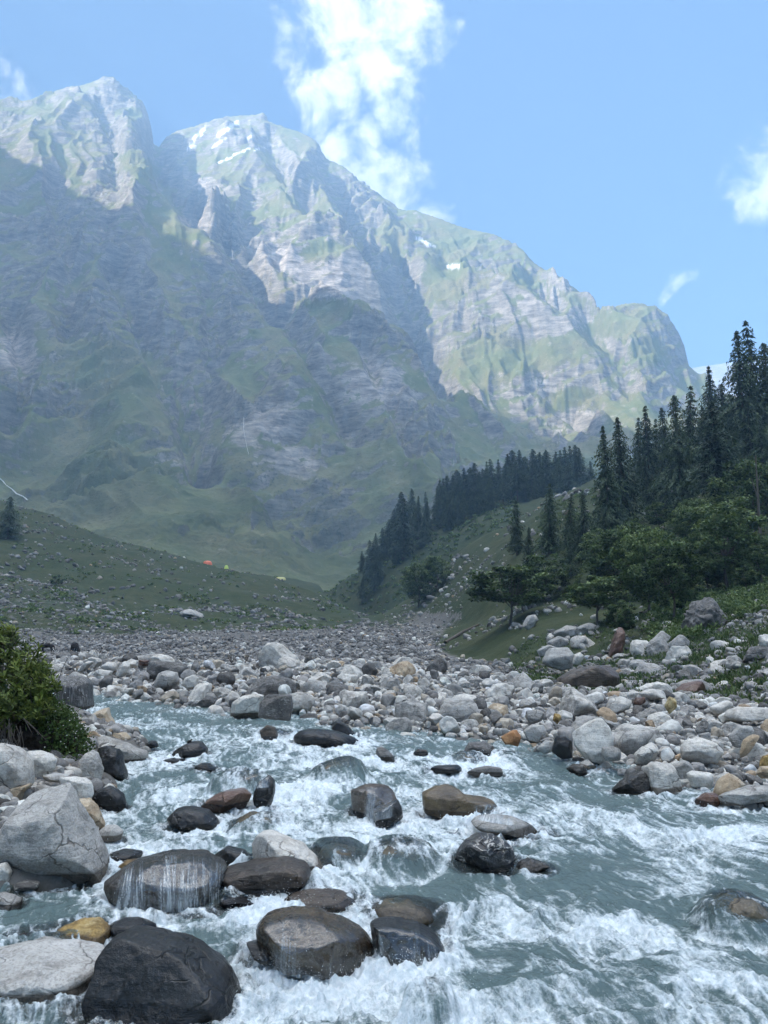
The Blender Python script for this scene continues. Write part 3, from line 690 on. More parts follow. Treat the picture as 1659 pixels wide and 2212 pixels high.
def hero(crop, pts, mat, label, depth=0.85, Y=None, rough=1.0, facets=3, box=0.82, wet=None, sub=5, sink=1.35, name="boulder", group=None, cat="boulder", kind='river', lift=0.0):
    sx, ox, sy, oy = CROP[crop]
    q = np.array([(ox + sx * a, oy + sy * b) for a, b in pts], float)
    px = q[:, 0].mean(); pb = q[:, 1].max()
    if Y is None: Y = float(on_water(px, pb)) if kind == 'river' else float(hit(px, pb, 9)[1])
    W = (q[:, 0].max() - q[:, 0].min()) * Y / F; D = depth * W / 2
    Yc = Y + 0.45 * D
    w3 = at(q[:, 0], q[:, 1], Yc); poly = w3[:, [0, 2]]
    # seen from above, the depth of a stone adds to its height in the picture
    va = math.atan2(ZC - float(poly[:, 1].mean()), Yc); H = np.ptp(poly[:, 1])
    D = min(D, 0.75 * (H / 2) / max(math.sin(va), .05)) if H > 0 else D
    kz = math.sqrt(max(.3, 1 - (D * math.sin(va) / (H / 2)) ** 2)) if kind == 'river' or Y < 18 else 1.0
    poly[:, 1] = poly[:, 1].mean() + (poly[:, 1] - poly[:, 1].mean()) * kz
    H = np.ptp(poly[:, 1])
    seed = abs(int(q.sum() * 7)) % 100000
    c, th, rr = radial(poly)
    dirs, fc = ico(sub)
    P = rock_shape(dirs, th, rr, min(D, 1.3 * max(W, H) / 2), seed, rough, facets, box, (W * H) ** 0.5)
    P[:, 2] = np.where(P[:, 2] < 0, P[:, 2] * sink, P[:, 2])
    zb = P[:, 2].min() * 0.5
    org = np.array([c[0], Yc, c[1] + zb])
    P[:, 2] -= zb
    wz = P + org
    hw = wz[:, 2] - z_w(wz[:, 1])
    wetv = (1 - sstep(0.03, 0.10 + 0.12 * H, hw)) if kind == 'river' else 0 * hw
    if wet is not None: wetv = np.maximum(wetv, wet)
    o = link(name, mesh(name, P, fc, MS[mat], {'wet': wetv}), loc=org)
    tag(o, label, cat, group)
    ROCKS.append((c[0], Yc, max(W / 2, D), wz[:, 2].max(), kind, W / 2, D, mat))
    BLOCK.append((q[:, 0].min(), q[:, 0].max(), q[:, 1].min(), q[:, 1].max(), Yc))
    return o

# ---- left bank
hero('5', [(0,940),(60,800),(130,620),(190,490),(290,400),(400,365),(510,360),(560,420),(620,520),(700,680),(780,850),(860,970),(910,1090),(900,1170),(850,1240),(740,1300),(540,1330),(350,1310),(200,1230),(90,1120),(20,1030)], 'grey',
     "largest pale grey boulder, pear shaped and leaning, at the left water's edge", Y=8.55, facets=5, box=0.7, rough=0.7, sub=6, depth=0.8)
hero('5', [(-160,60),(0,45),(100,70),(200,130),(260,220),(280,300),(270,380),(180,410),(0,465),(-160,480)], 'pale', "big pale layered boulder cut off by the left edge under the leafy bush", Y=10.3, facets=3, kind='bank', wet=0)
hero('5', [(215,125),(330,110),(430,140),(480,190),(470,250),(430,300),(340,335),(280,345),(240,260)], 'pale', "smooth rounded grey boulder just below the leafy bush, right of the big layered one", Y=11.4, facets=1, kind='bank')
hero('5', [(500,350),(640,335),(720,350),(780,400),(800,480),(770,515),(620,525),(540,430)], 'pale', "pale mottled boulder perched on the tan one behind the pear shaped giant", Y=10.5, kind='bank')
hero('5', [(620,535),(760,520),(820,580),(860,660),(900,740),(880,775),(800,760),(720,700),(640,620)], 'tan', "ochre tan boulder wedged below the pale mottled boulder at the water's edge", Y=10.2)
hero('5', [(800,540),(850,450),(940,415),(1000,440),(1060,500),(1100,590),(1090,620),(960,640),(850,620)], 'black', "smooth blue black wet dome boulder beside the tan boulder", facets=4)
hero('5', [(690,200),(740,135),(800,110),(840,135),(870,210),(890,270),(870,330),(790,385),(720,370),(680,310)], 'pale', "upright egg shaped mottled boulder standing in front of the black blocky rock", Y=12.4, facets=1, kind='bank')
hero('5', [(810,100),(900,75),(1020,100),(1055,170),(1060,230),(1095,310),(1080,330),(900,335),(860,240),(830,150)], 'black', "black blocky rock behind the upright mottled egg shaped boulder", Y=13.3, facets=5, box=0.65)
hero('1', [(800,840),(900,850),(1050,900),(1180,960),(1285,990),(1270,1030),(1130,1070),(1110,1130),(1040,1120),(960,980),(860,930)], 'grey', "long grey slab sloping into the river past the bush", Y=14.6, box=0.7, depth=0.5)
hero('1', [(775,700),(800,640),(930,605),(950,690),(1000,760),(930,800),(800,805),(765,760)], 'tan', "brown wedge topped rock standing at the left shore behind the slab", Y=17.0, facets=5, box=0.65)
hero('1', [(930,850),(1000,815),(1080,820),(1130,870),(1090,900),(1000,910)], 'tan', "low tan stone between the brown wedge and the grey slab", Y=16.0, sub=4)
hero('1', [(600,745),(690,735),(770,780),(800,850),(720,850),(640,800)], 'grey', "smooth grey rock half hidden in the bank plants", Y=15.2, sub=4, kind='bank')
hero('5', [(860,800),(920,755),(1000,755),(1060,810),(1050,870),(940,895),(870,880)], 'grey', "small round brown grey stone in the shallows right of the pear shaped giant", facets=0, sub=4)
hero('5', [(720,720),(800,760),(855,830),(860,890),(800,890),(730,800)], 'pale', "pale green tinged stone squeezed behind the pear shaped giant's right edge", Y=9.6, sub=4)
hero('5', [(-60,1100),(50,1075),(100,1160),(80,1240),(30,1280),(-60,1280)], 'pale', "angular cream stone at the left edge in front of the pear shaped giant", Y=8.3, sub=4, kind='bank', facets=4)
hero('5', [(-80,1350),(0,1335),(100,1360),(180,1410),(180,1480),(100,1530),(-80,1530)], 'grey', "rounded grey stone at the left edge, lowest before the dark pool", Y=7.9, sub=4, facets=1)
hero('5', [(30,500),(70,450),(260,395),(280,400),(190,480),(140,590),(70,580)], 'tan', "rusty tan stone peeping out above the pear shaped giant", Y=10.2, sub=4, kind='bank')
hero('5', [(10,640),(80,585),(150,590),(130,680),(70,720),(10,700)], 'grey', "grey stone wedged left of the pear shaped giant's shoulder", Y=9.8, sub=4, kind='bank')
hero('5', [(-60,660),(10,650),(90,700),(60,760),(0,820),(-60,800)], 'dark', "dark stone at the left edge beside the pear shaped giant", Y=9.5, sub=4, kind='bank')
hero('5', [(-40,570),(30,570),(60,610),(20,640),(-40,650)], 'black', "black stone at the left edge beneath the layered boulder", Y=10.0, sub=4, kind='bank')
hero('5', [(0,780),(50,745),(90,790),(60,850),(10,870)], 'pale', "small pale stone at the left edge level with the giant's middle", Y=9.2, sub=3, kind='bank')
hero('5', [(450,260),(500,240),(545,255),(550,310),(500,325),(445,300)], 'grey', "small square grey stone under the bank plants", Y=11.8, sub=4, kind='bank')
hero('5', [(370,330),(460,305),(590,330),(600,350),(500,380),(390,370)], 'grey', "flat stone lying behind the pear shaped giant's tip", Y=11.0, sub=4, kind='bank')
hero('5', [(800,400),(850,355),(910,410),(880,440),(810,450)], 'brown', "brown stone below the upright mottled boulder", Y=11.9, sub=3)
hero('5', [(110,1270),(200,1230),(330,1250),(340,1300),(200,1320),(120,1310)], 'dark', "dark flat stones' topmost slab under the pear shaped giant", Y=8.2, sub=4)
# ---- in the river, far part
hero('1', [(490,590),(495,430),(520,350),(620,325),(740,345),(785,400),(790,520),(800,630),(700,625),(600,610)], 'streak', "tall dark block with pale drip streaks standing in the river upstream", facets=2, box=0.6, rough=0.7)
hero('1', [(1110,845),(1150,838),(1200,880),(1190,905),(1140,890)], 'dark', "short log shaped dark rock poking out near the left shore", sub=4)
hero('1', [(1230,935),(1300,890),(1340,888),(1375,940),(1300,950)], 'black', "small black pointed rock left of the rock with the bird", sub=4)
bird_rock = hero('1', [(1470,1010),(1530,960),(1640,900),(1740,900),(1790,960),(1775,1030),(1640,1045),(1480,1035)], 'black', "black hump rock with a little dark bird perched on it", facets=2)
hero('2', [(160,630),(220,585),(290,590),(330,630),(400,645),(250,655)], 'black', "low flat black rock awash below the bird's rock", sub=4)
hero('2', [(-110,1075-1075+560),(-20,540),(60,555),(120,575),(0,590),(-110,585)], 'black', "thin dark rock barely above the water left of midstream", sub=4)
hero('2', [(730,310),(790,258),(860,275),(890,340),(870,390),(760,385)], 'brown', "brown rounded rock with water pouring round it, upstream of the long black one", facets=1)
hero('2', [(1020,360),(1080,300),(1200,295),(1400,310),(1550,370),(1640,425),(1500,445),(1300,440),(1050,425)], 'black', "long low black rock like a whale's back", facets=1, depth=0.6)
hero('2', [(1345,290),(1400,220),(1460,240),(1580,350),(1500,365)], 'black', "dark pointed rock just behind the whale backed black rock", sub=4)
hero('3', [(215,280),(230,200),(270,185),(320,210),(380,270),(395,310),(300,300)], 'dark', "dark angular rock alone in midstream right of the covered dome", sub=4, facets=5)
hero('3', [(980,235),(1030,150),(1180,150),(1240,180),(1275,260),(1160,265),(1020,250)], 'dark', "broad dark flat topped block in the river near the far bank", facets=4, box=0.6)
hero('3', [(540,245),(590,205),(660,215),(680,255),(600,262)], 'brown', "small brown rock awash left of the dark flat topped block", sub=4)
hero('3', [(670,395),(740,350),(850,345),(960,345),(985,385),(920,412),(760,415)], 'black', "pair like dark low rock in the river's middle, left of the smooth humped one", sub=4, depth=0.6)
hero('3', [(1000,415),(1090,370),(1200,355),(1310,370),(1325,425),(1200,445),(1060,435)], 'dark', "smooth low humped dark rock in front of the flat topped block", depth=0.6)
# ---- in the river, middle
hero('2', [(225,950),(330,870),(440,820),(580,800),(660,860),(640,920),(600,975),(400,990),(260,980)], 'rust', "large red brown wet boulder in the left middle of the rapids", facets=3)
hero('2', [(670,880),(720,760),(810,685),(860,740),(860,840),(830,935),(740,970),(685,920)], 'black', "upright black twin pointed rock leaning on the red brown boulder", facets=5, box=0.68)
hero('2', [(370,750),(480,680),(650,670),(780,690),(800,790),(640,850),(500,810),(390,800)], 'olive', "ochre boulder under a thin film of water behind the red brown one", wet=.6, depth=0.7)
hero('3', [(0,570),(130,515),(330,520),(400,560),(412,690),(300,800),(100,810),(25,740)], 'brown', "brown boulder in midstream veiled by threads of falling water", box=0.65)
hero('3', [(165,840),(190,760),(300,700),(410,640),(450,720),(458,810),(360,855),(240,868)], 'black', "black wedge rock in front of the water veiled brown boulder", facets=5, box=0.68)
hero('3', [(620,590),(720,540),(830,508),(920,545),(1010,620),(1200,640),(1290,690),(1110,730),(1100,770),(1000,790),(760,760),(640,740)], 'ochre', "large golden brown boulder across midstream with water falling off its right", box=0.68, depth=0.6, wet=0.42)
hero('3', [(1040,840),(1100,780),(1250,775),(1420,790),(1550,860),(1660,935),(1500,940),(1330,935),(1100,905)], 'grey', "flat tilted grey brown boulder just upstream of the white veined black one", wet=0.3, facets=1)
hero('3', [(885,1210),(940,1080),(1000,990),(1120,925),(1230,940),(1330,1000),(1420,1060),(1440,1150),(1400,1275),(1280,1280),(1100,1250),(960,1245)], 'veined', "glossy black boulder with white veins in midstream", facets=4, rough=1.2)
hero('3', [(1430,1240),(1480,1170),(1560,1150),(1659,1180),(1730,1215),(1650,1265),(1500,1275)], 'dark', "small dark rough rock right beside the white veined black boulder", wet=0.6, rough=1.4)
hero('7', [(725,75),(760,35),(820,25),(900,45),(952,105),(900,122),(800,118),(740,105)], 'black', "smooth black oval boulder left of midstream", facets=1)
hero('7', [(470,330),(560,270),(640,240),(700,225),(880,230),(960,285),(972,340),(930,410),(840,445),(640,435),(500,405)], 'streak', "round dark boulder with a curtain of water falling over its front", facets=1, box=0.62, wet=.7)
hero('7', [(455,240),(520,210),(620,225),(605,255),(480,265)], 'black', "flat black rock awash left above the water curtain", sub=4)
hero('7', [(505,290),(545,260),(600,250),(560,310),(515,318)], 'gold', "small mossy golden rock left of the water curtain", sub=4, wet=.5)
hero('7', [(925,235),(980,197),(1060,215),(1092,275),(1020,293),(955,280)], 'black', "black rounded rock right of the water curtain", sub=4)
hero('7', [(1080,190),(1110,145),(1150,130),(1220,155),(1300,190),(1340,230),(1400,280),(1415,330),(1395,385),(1200,395),(1090,280)], 'pale', "tall pale speckled boulder behind the brown log shaped boulder", facets=2, Y=8.9)
hero('7', [(935,345),(960,300),(1080,265),(1240,245),(1330,280),(1342,335),(1310,370),(1200,430),(1100,442),(1000,415),(945,390)], 'brown', "dark brown log shaped boulder lying in front of the tall pale one", box=0.7, facets=2, Y=8.35)
hero('7', [(945,435),(980,415),(1080,430),(1112,458),(1050,475),(960,468)], 'black', "small dark stone under the log shaped brown boulder", sub=4)
hero('7', [(1210,445),(1260,400),(1370,380),(1480,390),(1552,455),(1530,474),(1300,474)], 'brown', "speckled flat brown boulder right of the log shaped one", facets=0, wet=.4)
hero('7', [(660,495),(760,465),(1000,470),(1120,505),(1060,565),(850,575),(720,540)], 'olive', "broad sandy coloured slab just under the water", depth=0.7, box=0.75, sink=1.8, wet=0.4, Y=8.0)
hero('7', [(1105,540),(1140,490),(1250,475),(1380,490),(1500,540),(1590,600),(1640,690),(1500,725),(1240,700),(1110,620)], 'ochre', "large grey brown boulder in the foreground with water sheeting over it", box=0.7, depth=0.75, wet=0.55)
hero('7', [(1050,620),(1130,600),(1220,630),(1232,705),(1150,695),(1055,650)], 'black', "small black block left of the boulder sheeted with water", sub=4, facets=4)
hero('D', [(795,1990),(850,1985),(905,2000),(945,2025),(966,2060),(930,2082),(850,2086),(805,2070)], 'black', "black steep faced boulder in the foreground's middle splashed with foam", facets=4, box=0.65)
hero('D', [(795,1960),(830,1942),(880,1940),(925,1960),(942,1985),(890,1996),(800,1992)], 'olive', "tan boulder under thin water above the black steep faced one", wet=.5, sub=4, Y=7.75)
hero('7', [(395,820),(430,720),(440,640),(470,580),(530,555),(600,570),(750,600),(850,650),(930,730),(1000,800),(1037,875),(960,930),(700,945),(480,960),(405,900)], 'black', "huge black wet boulder at the bottom left with a grey shoulder", facets=5, box=0.68, depth=0.9, sub=6, rough=0.9, Y=6.05)
hero('7', [(175,615),(240,560),(330,515),(410,510),(470,560),(470,615),(430,672),(340,658),(240,640)], 'gold', "golden yellow boulder at the bottom left between grey and black ones", facets=3, Y=7.15)
hero('7', [(465,540),(520,505),(590,505),(660,540),(687,582),(600,590),(530,580),(480,570)], 'black', "dark rounded rock right of the golden yellow boulder", sub=4, Y=7.35)
hero('7', [(30,605),(80,575),(180,590),(172,622),(50,630)], 'rust', "small rusty stone in the pool left of the golden yellow boulder", sub=4)
hero('7', [(-120,670),(0,650),(100,622),(200,625),(300,650),(400,670),(435,700),(410,800),(380,890),(250,900),(60,925),(-120,960)], 'grey', "broad grey boulder filling the bottom left corner", facets=2, box=0.7, sub=6, Y=6.35)
hero('7', [(150,890),(190,868),(215,880),(210,905),(160,912)], 'grey', "pebble sized grey stone before the broad grey corner boulder", sub=3, Y=6.1)
# boulders just covered by the water: only their backs show
for c_, p_, l_ in [('2', [(1215,700),(1290,600),(1390,560),(1500,590),(1605,700),(1560,735),(1280,725)], "brown dome shaped boulder under a smooth sheet of water, in the far middle"),
                   ('3', [(200,1170),(240,1060),(330,1010),(460,1030),(640,1100),(690,1200),(500,1220)], "wide brown boulder drowned under a glassy hump left of the white veined black one"),
                   ('8', [(1400,510),(1430,440),(1500,405),(1580,410),(1650,470),(1660,540),(1500,545)], "brown boulder drowned in the white water at the right edge"),
                   ('8', [(115,910),(160,830),(230,820),(285,880),(260,960),(150,965)], "brown boulder drowned in the white water at the bottom edge"),
                   ('3', [(880,295),(980,240),(1080,260),(1150,305),(1000,318)], "yellowish boulder under clear water before the dark flat topped block"),
                   ('D', [(680,1850),(700,1826),(735,1822),(768,1832),(772,1856),(720,1862)], "yellow green boulder under glassy water right of the tall pale one"),
                   ('D', [(500,1780),(540,1752),(590,1762),(602,1780),(560,1790)], "ochre stone awash right of the smooth black oval one")]:
    hero(c_, p_, 'olive', l_, facets=0, wet=0.5, sink=1.6, name="boulder")
# ---- far bank: the ones that stand out
B = dict(kind='bank', sub=4)
hero('2', [(480,160),(500,60),(580,10),(700,-10),(770,0),(740,90),(730,175),(540,185)], 'pale', "pale half of the twin boulders at the far waterline, left of the dark half", kind='river', facets=3, box=.7)
hero('2', [(725,165),(740,70),(790,-5),(1000,0),(1015,100),(1000,190),(800,180)], 'dark', "dark cracked square half of the twin boulders at the far waterline", kind='river', facets=2, box=0.6, Y=17.6)
hero('4', [(200,330),(225,280),(330,222),(480,190),(605,190),(640,240),(635,345),(500,360),(230,350)], 'brown', "huge dark flat sided slab on top of the far bank", box=0.55, facets=2, kind='bank', Y=36, depth=0.5)
hero('4', [(115,165),(170,75),(300,65),(332,120),(320,190),(250,205),(150,185)], 'grey', "tall square pale grey block standing behind the huge dark slab", box=0.6, facets=4, Y=50, **B)
hero('4', [(325,170),(340,115),(375,100),(410,130),(365,180)], 'pale', "pointed pale rock leaning on the square block's right", Y=49, **B)
hero('4', [(325,660),(440,570),(520,550),(565,600),(600,680),(590,740),(520,815),(420,805),(340,720)], 'pale', "large cream boulder with a brown stained face at the far waterline", facets=3, kind='bank', Y=14.3)
hero('3', [(1300,105),(1400,50),(1440,40),(1482,100),(1450,165),(1340,150)], 'orange', "bright orange brown boulder at the far waterline", Y=15.6, **B)
hero('4', [(180,770),(215,670),(270,670),(330,720),(325,805),(250,808)], 'black', "dark wet wedge at the waterline left of the large cream boulder", Y=14.6, facets=5, **B)
hero('4', [(80,760),(140,700),(185,710),(185,770),(130,785)], 'grey', "grey brown rock at the waterline left of the dark wet wedge", Y=15.0, **B)
hero('4', [(640,720),(680,650),(800,615),(890,625),(820,720),(740,778),(660,780)], 'grey', "grey banded egg shaped boulder right of the large cream one", facets=1, Y=15.2, **B)
hero('4', [(530,750),(600,745),(655,765),(650,825),(560,832),(525,800)], 'grey', "small grey rock at the foot of the large cream boulder", Y=14.0, **B)
hero('4', [(750,800),(800,750),(870,715),(925,740),(890,820),(860,850),(760,850)], 'pale', "pale lumpy boulder in front of the banded egg shaped one", Y=14.2, **B)
hero('4', [(1065,770),(1110,700),(1200,680),(1290,710),(1345,775),(1290,840),(1200,860),(1080,825)], 'pale', "broad pale blue grey boulder with a white vein, right part of the bank", facets=1, kind='bank', Y=14.4)
hero('4', [(835,960),(830,880),(880,850),(1000,860),(1050,970),(1078,1062),(960,1055),(850,1050)], 'pale', "pale upright face of the two toned boulder standing in the water", kind='river', facets=3, box=0.65)
hero('4', [(590,1040),(700,950),(790,895),(845,950),(852,1050),(700,1050)], 'dark', "dark wet half of the two toned boulder sloping into the water", kind='river', facets=3, wet=.6)
hero('4', [(1290,1055),(1330,980),(1400,925),(1460,945),(1500,1000),(1450,1060),(1320,1080)], 'tan', "pointed brown and cream boulder near the right waterline", Y=12.0, facets=5, **B)
hero('4', [(1105,930),(1150,910),(1270,925),(1285,960),(1250,1030),(1140,1005)], 'pale', "smooth cream rounded boulder right of the two toned one", Y=12.6, facets=0, **B)
hero('4', [(360,865),(430,830),(490,885),(430,900)], 'pale', "small white stone shining at the waterline", kind='river', sub=4)
hero('4', [(280,900),(330,860),(400,870),(425,925),(350,940)], 'dark', "dark rock awash left of the small white stone", kind='river', sub=4, wet=.6)
hero('4', [(1310,1095),(1440,1050),(1560,1010),(1670,1010),(1740,1090),(1500,1120),(1340,1140)], 'grey', "long light grey rock lying along the waterline at the right edge", Y=11.5, kind='river', depth=0.5)
hero('4', [(1165,1120),(1240,1060),(1300,1060),(1342,1115),(1300,1148),(1180,1152)], 'rust', "dark brown wet rock at the waterline left of the long light one", kind='river', facets=4)
hero('4', [(1010,880),(1080,835),(1160,860),(1170,925),(1080,985),(1030,950)], 'grey', "mid grey rounded boulder behind the two toned boulder", Y=13.0, **B)
hero('4', [(555,480),(580,420),(650,400),(730,430),(705,480),(600,505)], 'pale', "cream white boulder high on the bank's middle", Y=22, **B)
hero('4', [(1165,630),(1220,550),(1270,590),(1262,645),(1190,660)], 'grey', "pointed blue grey boulder sitting on a small block", Y=15.6, facets=4, **B)
hero('4', [(1185,660),(1260,645),(1272,700),(1200,712)], 'grey', "small grey block beneath the pointed blue grey boulder", Y=15.3, **B)
hero('4', [(1395,680),(1460,610),(1540,600),(1562,655),(1520,725),(1430,730)], 'grey', "blue grey faceted boulder in the right part of the bank", Y=14.8, facets=4, **B)
hero('4', [(1470,790),(1500,700),(1560,660),(1600,670),(1540,750),(1490,800)], 'tan', "long brown stone leaning against the blue grey faceted boulder", Y=14.2, **B)
hero('4', [(1600,870),(1630,810),(1690,790),(1700,880)], 'gold', "yellow ochre boulder at the right edge of the bank", Y=13.0, **B)
hero('4', [(1585,930),(1610,880),(1690,875),(1700,945),(1620,955)], 'tan', "cream tan boulder below the yellow ochre one at the right edge", Y=12.5, **B)
hero('4', [(1280,1000),(1300,950),(1370,930),(1420,930),(1330,1000),(1300,1040)], 'grey', "grey boulder behind the pointed brown and cream one", Y=12.9, **B)
hero('4', [(1370,545),(1400,500),(1480,475),(1650,480),(1700,545),(1450,560)], 'pale', "long pale striped boulder near the top of the bank at the right", Y=20, **B)
hero('4', [(1260,480),(1380,430),(1440,450),(1400,515),(1300,515)], 'pale', "light striped slab left of the long pale striped boulder", Y=21.5, **B)
hero('4', [(770,385),(850,350),(950,360),(975,405),(850,415)], 'pale', "flat pale boulder on the crest right of the huge dark slab", Y=25, **B)
hero('4', [(1000,330),(1100,290),(1200,285),(1297,335),(1290,395),(1200,392),(1080,385)], 'grey', "pale topped slab lying in the grass above the right bank", Y=34, facets=4, **B)
hero('4', [(955,470),(985,400),(1030,420),(1035,470),(985,505)], 'gold', "ochre brown stone on the bank beside the crest's flat pale boulder", Y=21, **B)
hero('4', [(735,450),(760,410),(815,405),(828,440),(780,455)], 'rust', "rusty brown stone on the bank beneath the crest", Y=22, **B)
hero('4', [(190,560),(200,520),(240,520),(250,550),(220,580)], 'gold', "small yellow stone left of the bank's middle", Y=18.5, **B)
hero('4', [(0,540),(10,500),(90,490),(135,515),(120,560),(40,578)], 'grey', "round grey boulder left of the small yellow stone", Y=18.2, **B)
hero('4', [(-10,640),(50,590),(130,600),(150,640),(80,700),(20,690)], 'grey', "rough grey boulder behind the bright orange brown one", Y=16.4, **B)
hero('1', [(1330,400),(1350,310),(1440,285),(1530,300),(1552,375),(1480,428),(1380,425)], 'grey', "large rounded grey boulder on the left part of the far bank", Y=25.0, facets=2, **B)
hero('1', [(670,285),(760,200),(815,210),(725,285)], 'pale', "slanting white boulder at the far bank's upper left", Y=31, facets=3, **B)
hero('1', [(870,255),(930,210),(1040,212),(1020,280),(960,300)], 'pale', "white humped boulder right of the slanting white one", Y=30.5, **B)
hero('1', [(985,310),(1080,195),(1120,220),(1115,300),(1050,330)], 'pale', "tall white ridged boulder at the far bank's upper left", Y=30, facets=4, **B)
hero('1', [(1085,215),(1130,183),(1190,200),(1190,250),(1120,260)], 'pale', "white boulder behind the tall white ridged one", Y=31.5, **B)
hero('1', [(800,320),(850,275),(970,290),(960,325)], 'pale', "flat white boulder below the white humped one", Y=28.5, **B)
hero('1', [(1570,400),(1600,350),(1670,320),(1720,350),(1700,420),(1620,430)], 'pale', "chalk white boulder right of the large rounded grey one", Y=24.5, **B)
hero('1', [(340,290),(370,240),(430,235),(480,290),(400,320)], 'pale', "white boulder behind the leafy bush at the far bank", Y=30, **B)
hero('1', [(1195,235),(1200,195),(1290,195),(1290,240)], 'rust', "square brown rock on the far bank's left crest", Y=33, **B)
hero('7', [(1130,1-1),(1131,2),(1132,3)], 'grey', "x", sub=2) if False else None
# ------------------------------------------------------------------ the river surface
NRW, NCW = 760, 1150
ss = np.linspace(0.56, 0.052, NRW)
Yw = (ZC + 0.295) / (0.05 + ss); uw = np.linspace(-0.64, 0.64, NCW)
WX = uw[None, :] * Yw[:, None]; WY = Yw[:, None] + 0 * WX
WZ = z_w(WY).copy()
wpu, wpv = proj(np.stack([WX, WY, WZ], -1))
fl = np.array([0.34, -0.94]); fl = fl / np.linalg.norm(fl)
foam = np.zeros_like(WZ)
# sills the river drops over: image polylines, height
LEDGE = [([(330,1556),(500,1572),(650,1590),(820,1592)], 0.09, 1.0),
         ([(520,1640),(640,1650),(760,1640),(900,1660),(1100,1655)], 0.07, 0.9),
         ([(330,1722),(470,1695),(600,1700),(760,1706),(860,1700),(1050,1716),(1200,1740),(1420,1800),(1659,1800)], 0.10, 1.2),
         ([(470,1790),(600,1800),(800,1820),(960,1830)], 0.06, 0.8),
         ([(210,1838),(480,1840)], 0.06, 0.7),
         ([(560,1975),(800,1972),(1000,1952),(1150,1948),(1300,1985),(1480,1975),(1659,1985)], 0.06, 1.1),
         ([(250,2010),(560,2030)], 0.05, .7),
         ([(520,2110),(800,2110),(960,2150),(1180,2160),(1659,2130)], 0.09, 0.8)]
for pts, H, ln in LEDGE:
    p = np.array(pts, float); Yl = on_water(p[:, 0], p[:, 1]); x3 = at(p[:, 0], p[:, 1], Yl)[:, 0]
    ul = x3 / Yl; Yi = np.interp(uw, ul, Yl)[None, :]
    m = sstep(ul[0] - 0.04, ul[0] + 0.03, uw) * sstep(ul[-1] + 0.04, ul[-1] - 0.03, uw)
    Yi = Yi + 0.35 * fbm(WX / 0.9, WY / 3, o=3, seed=int(H * 1000)) * 1.0
    d = WY - Yi
    mm = m[None, :] * (0.65 + 0.7 * fbm(WX / 1.2, WY / 4, o=2, seed=int(H * 999) + 3))
    WZ += H * mm * np.tanh(d / 0.16) * np.exp(-np.abs(d) / ln) * 0.75
    foam += mm * np.where(d < 0.12, np.exp(-((d - 0.1) / (ln * 0.9)) ** 2), np.exp(-(d / 0.12) ** 2)) * min(1, H * 12)
# rocks: smooth hump above a covered one, pillow in front, hole and white tail behind
for (rx, ry, rr, top, kind, hw_, hd, mt) in ROCKS:
    if kind != 'river': continue
    dx, dy = WX - rx, WY - ry
    al = dx * fl[0] + dy * fl[1]; ac = dx * -fl[1] + dy * fl[0]
    zt = top - z_w(ry)
    if mt == 'olive':
        e = np.sqrt((dx / (hw_ * 1.25)) ** 2 + (dy / (hd * 1.35 + 0.1)) ** 2)
        hump = z_w(ry) + zt * 1.0 + 0.035 - np.maximum(0, al) * 0.28 - 0.30 * hw_ * e ** 2
        k = sstep(1.35, 0.75, e)
        WZ = np.where(e < 1.35, np.maximum(WZ, WZ * (1 - k) + hump * k), WZ)
        foam -= 0.5 * np.exp(-(e / 0.95) ** 4)
        ring = np.exp(-((e - 1.25) / 0.18) ** 2) * (al > -0.1 * rr)
        foam += 0.9 * ring
    else:
        s = max(hw_, 0.12)
        up = np.exp(-((al + s * 1.15) / (0.4 * s)) ** 2 - (ac / (0.9 * s)) ** 2)
        dn = np.exp(-((al - s * 1.3) / (0.75 * s)) ** 2 - (ac / (0.8 * s)) ** 2)
        WZ += up * 0.05 * min(1, s * 2) - dn * 0.015 * min(1, s * 2)
        tail = np.exp(-(np.maximum(0, al) / (3.2 * s + .3)) ** 2) * np.exp(-(ac / (1.0 * s + 0.12 * np.maximum(0, al))) ** 2) * sstep(-1.4 * s, 0.4 * s, al)
        rim = np.exp(-((np.sqrt((dx / (hw_ + 0.05)) ** 2 + (dy / (hd + 0.05)) ** 2) - 1.05) / 0.14) ** 2)
        WZ += rim * 0.045 * min(1, s * 2)
        foam += (0.50 * tail + 0.40 * rim) * (0.35 if wpv.shape and ry < 9 and rx < -1.0 else 1.0)
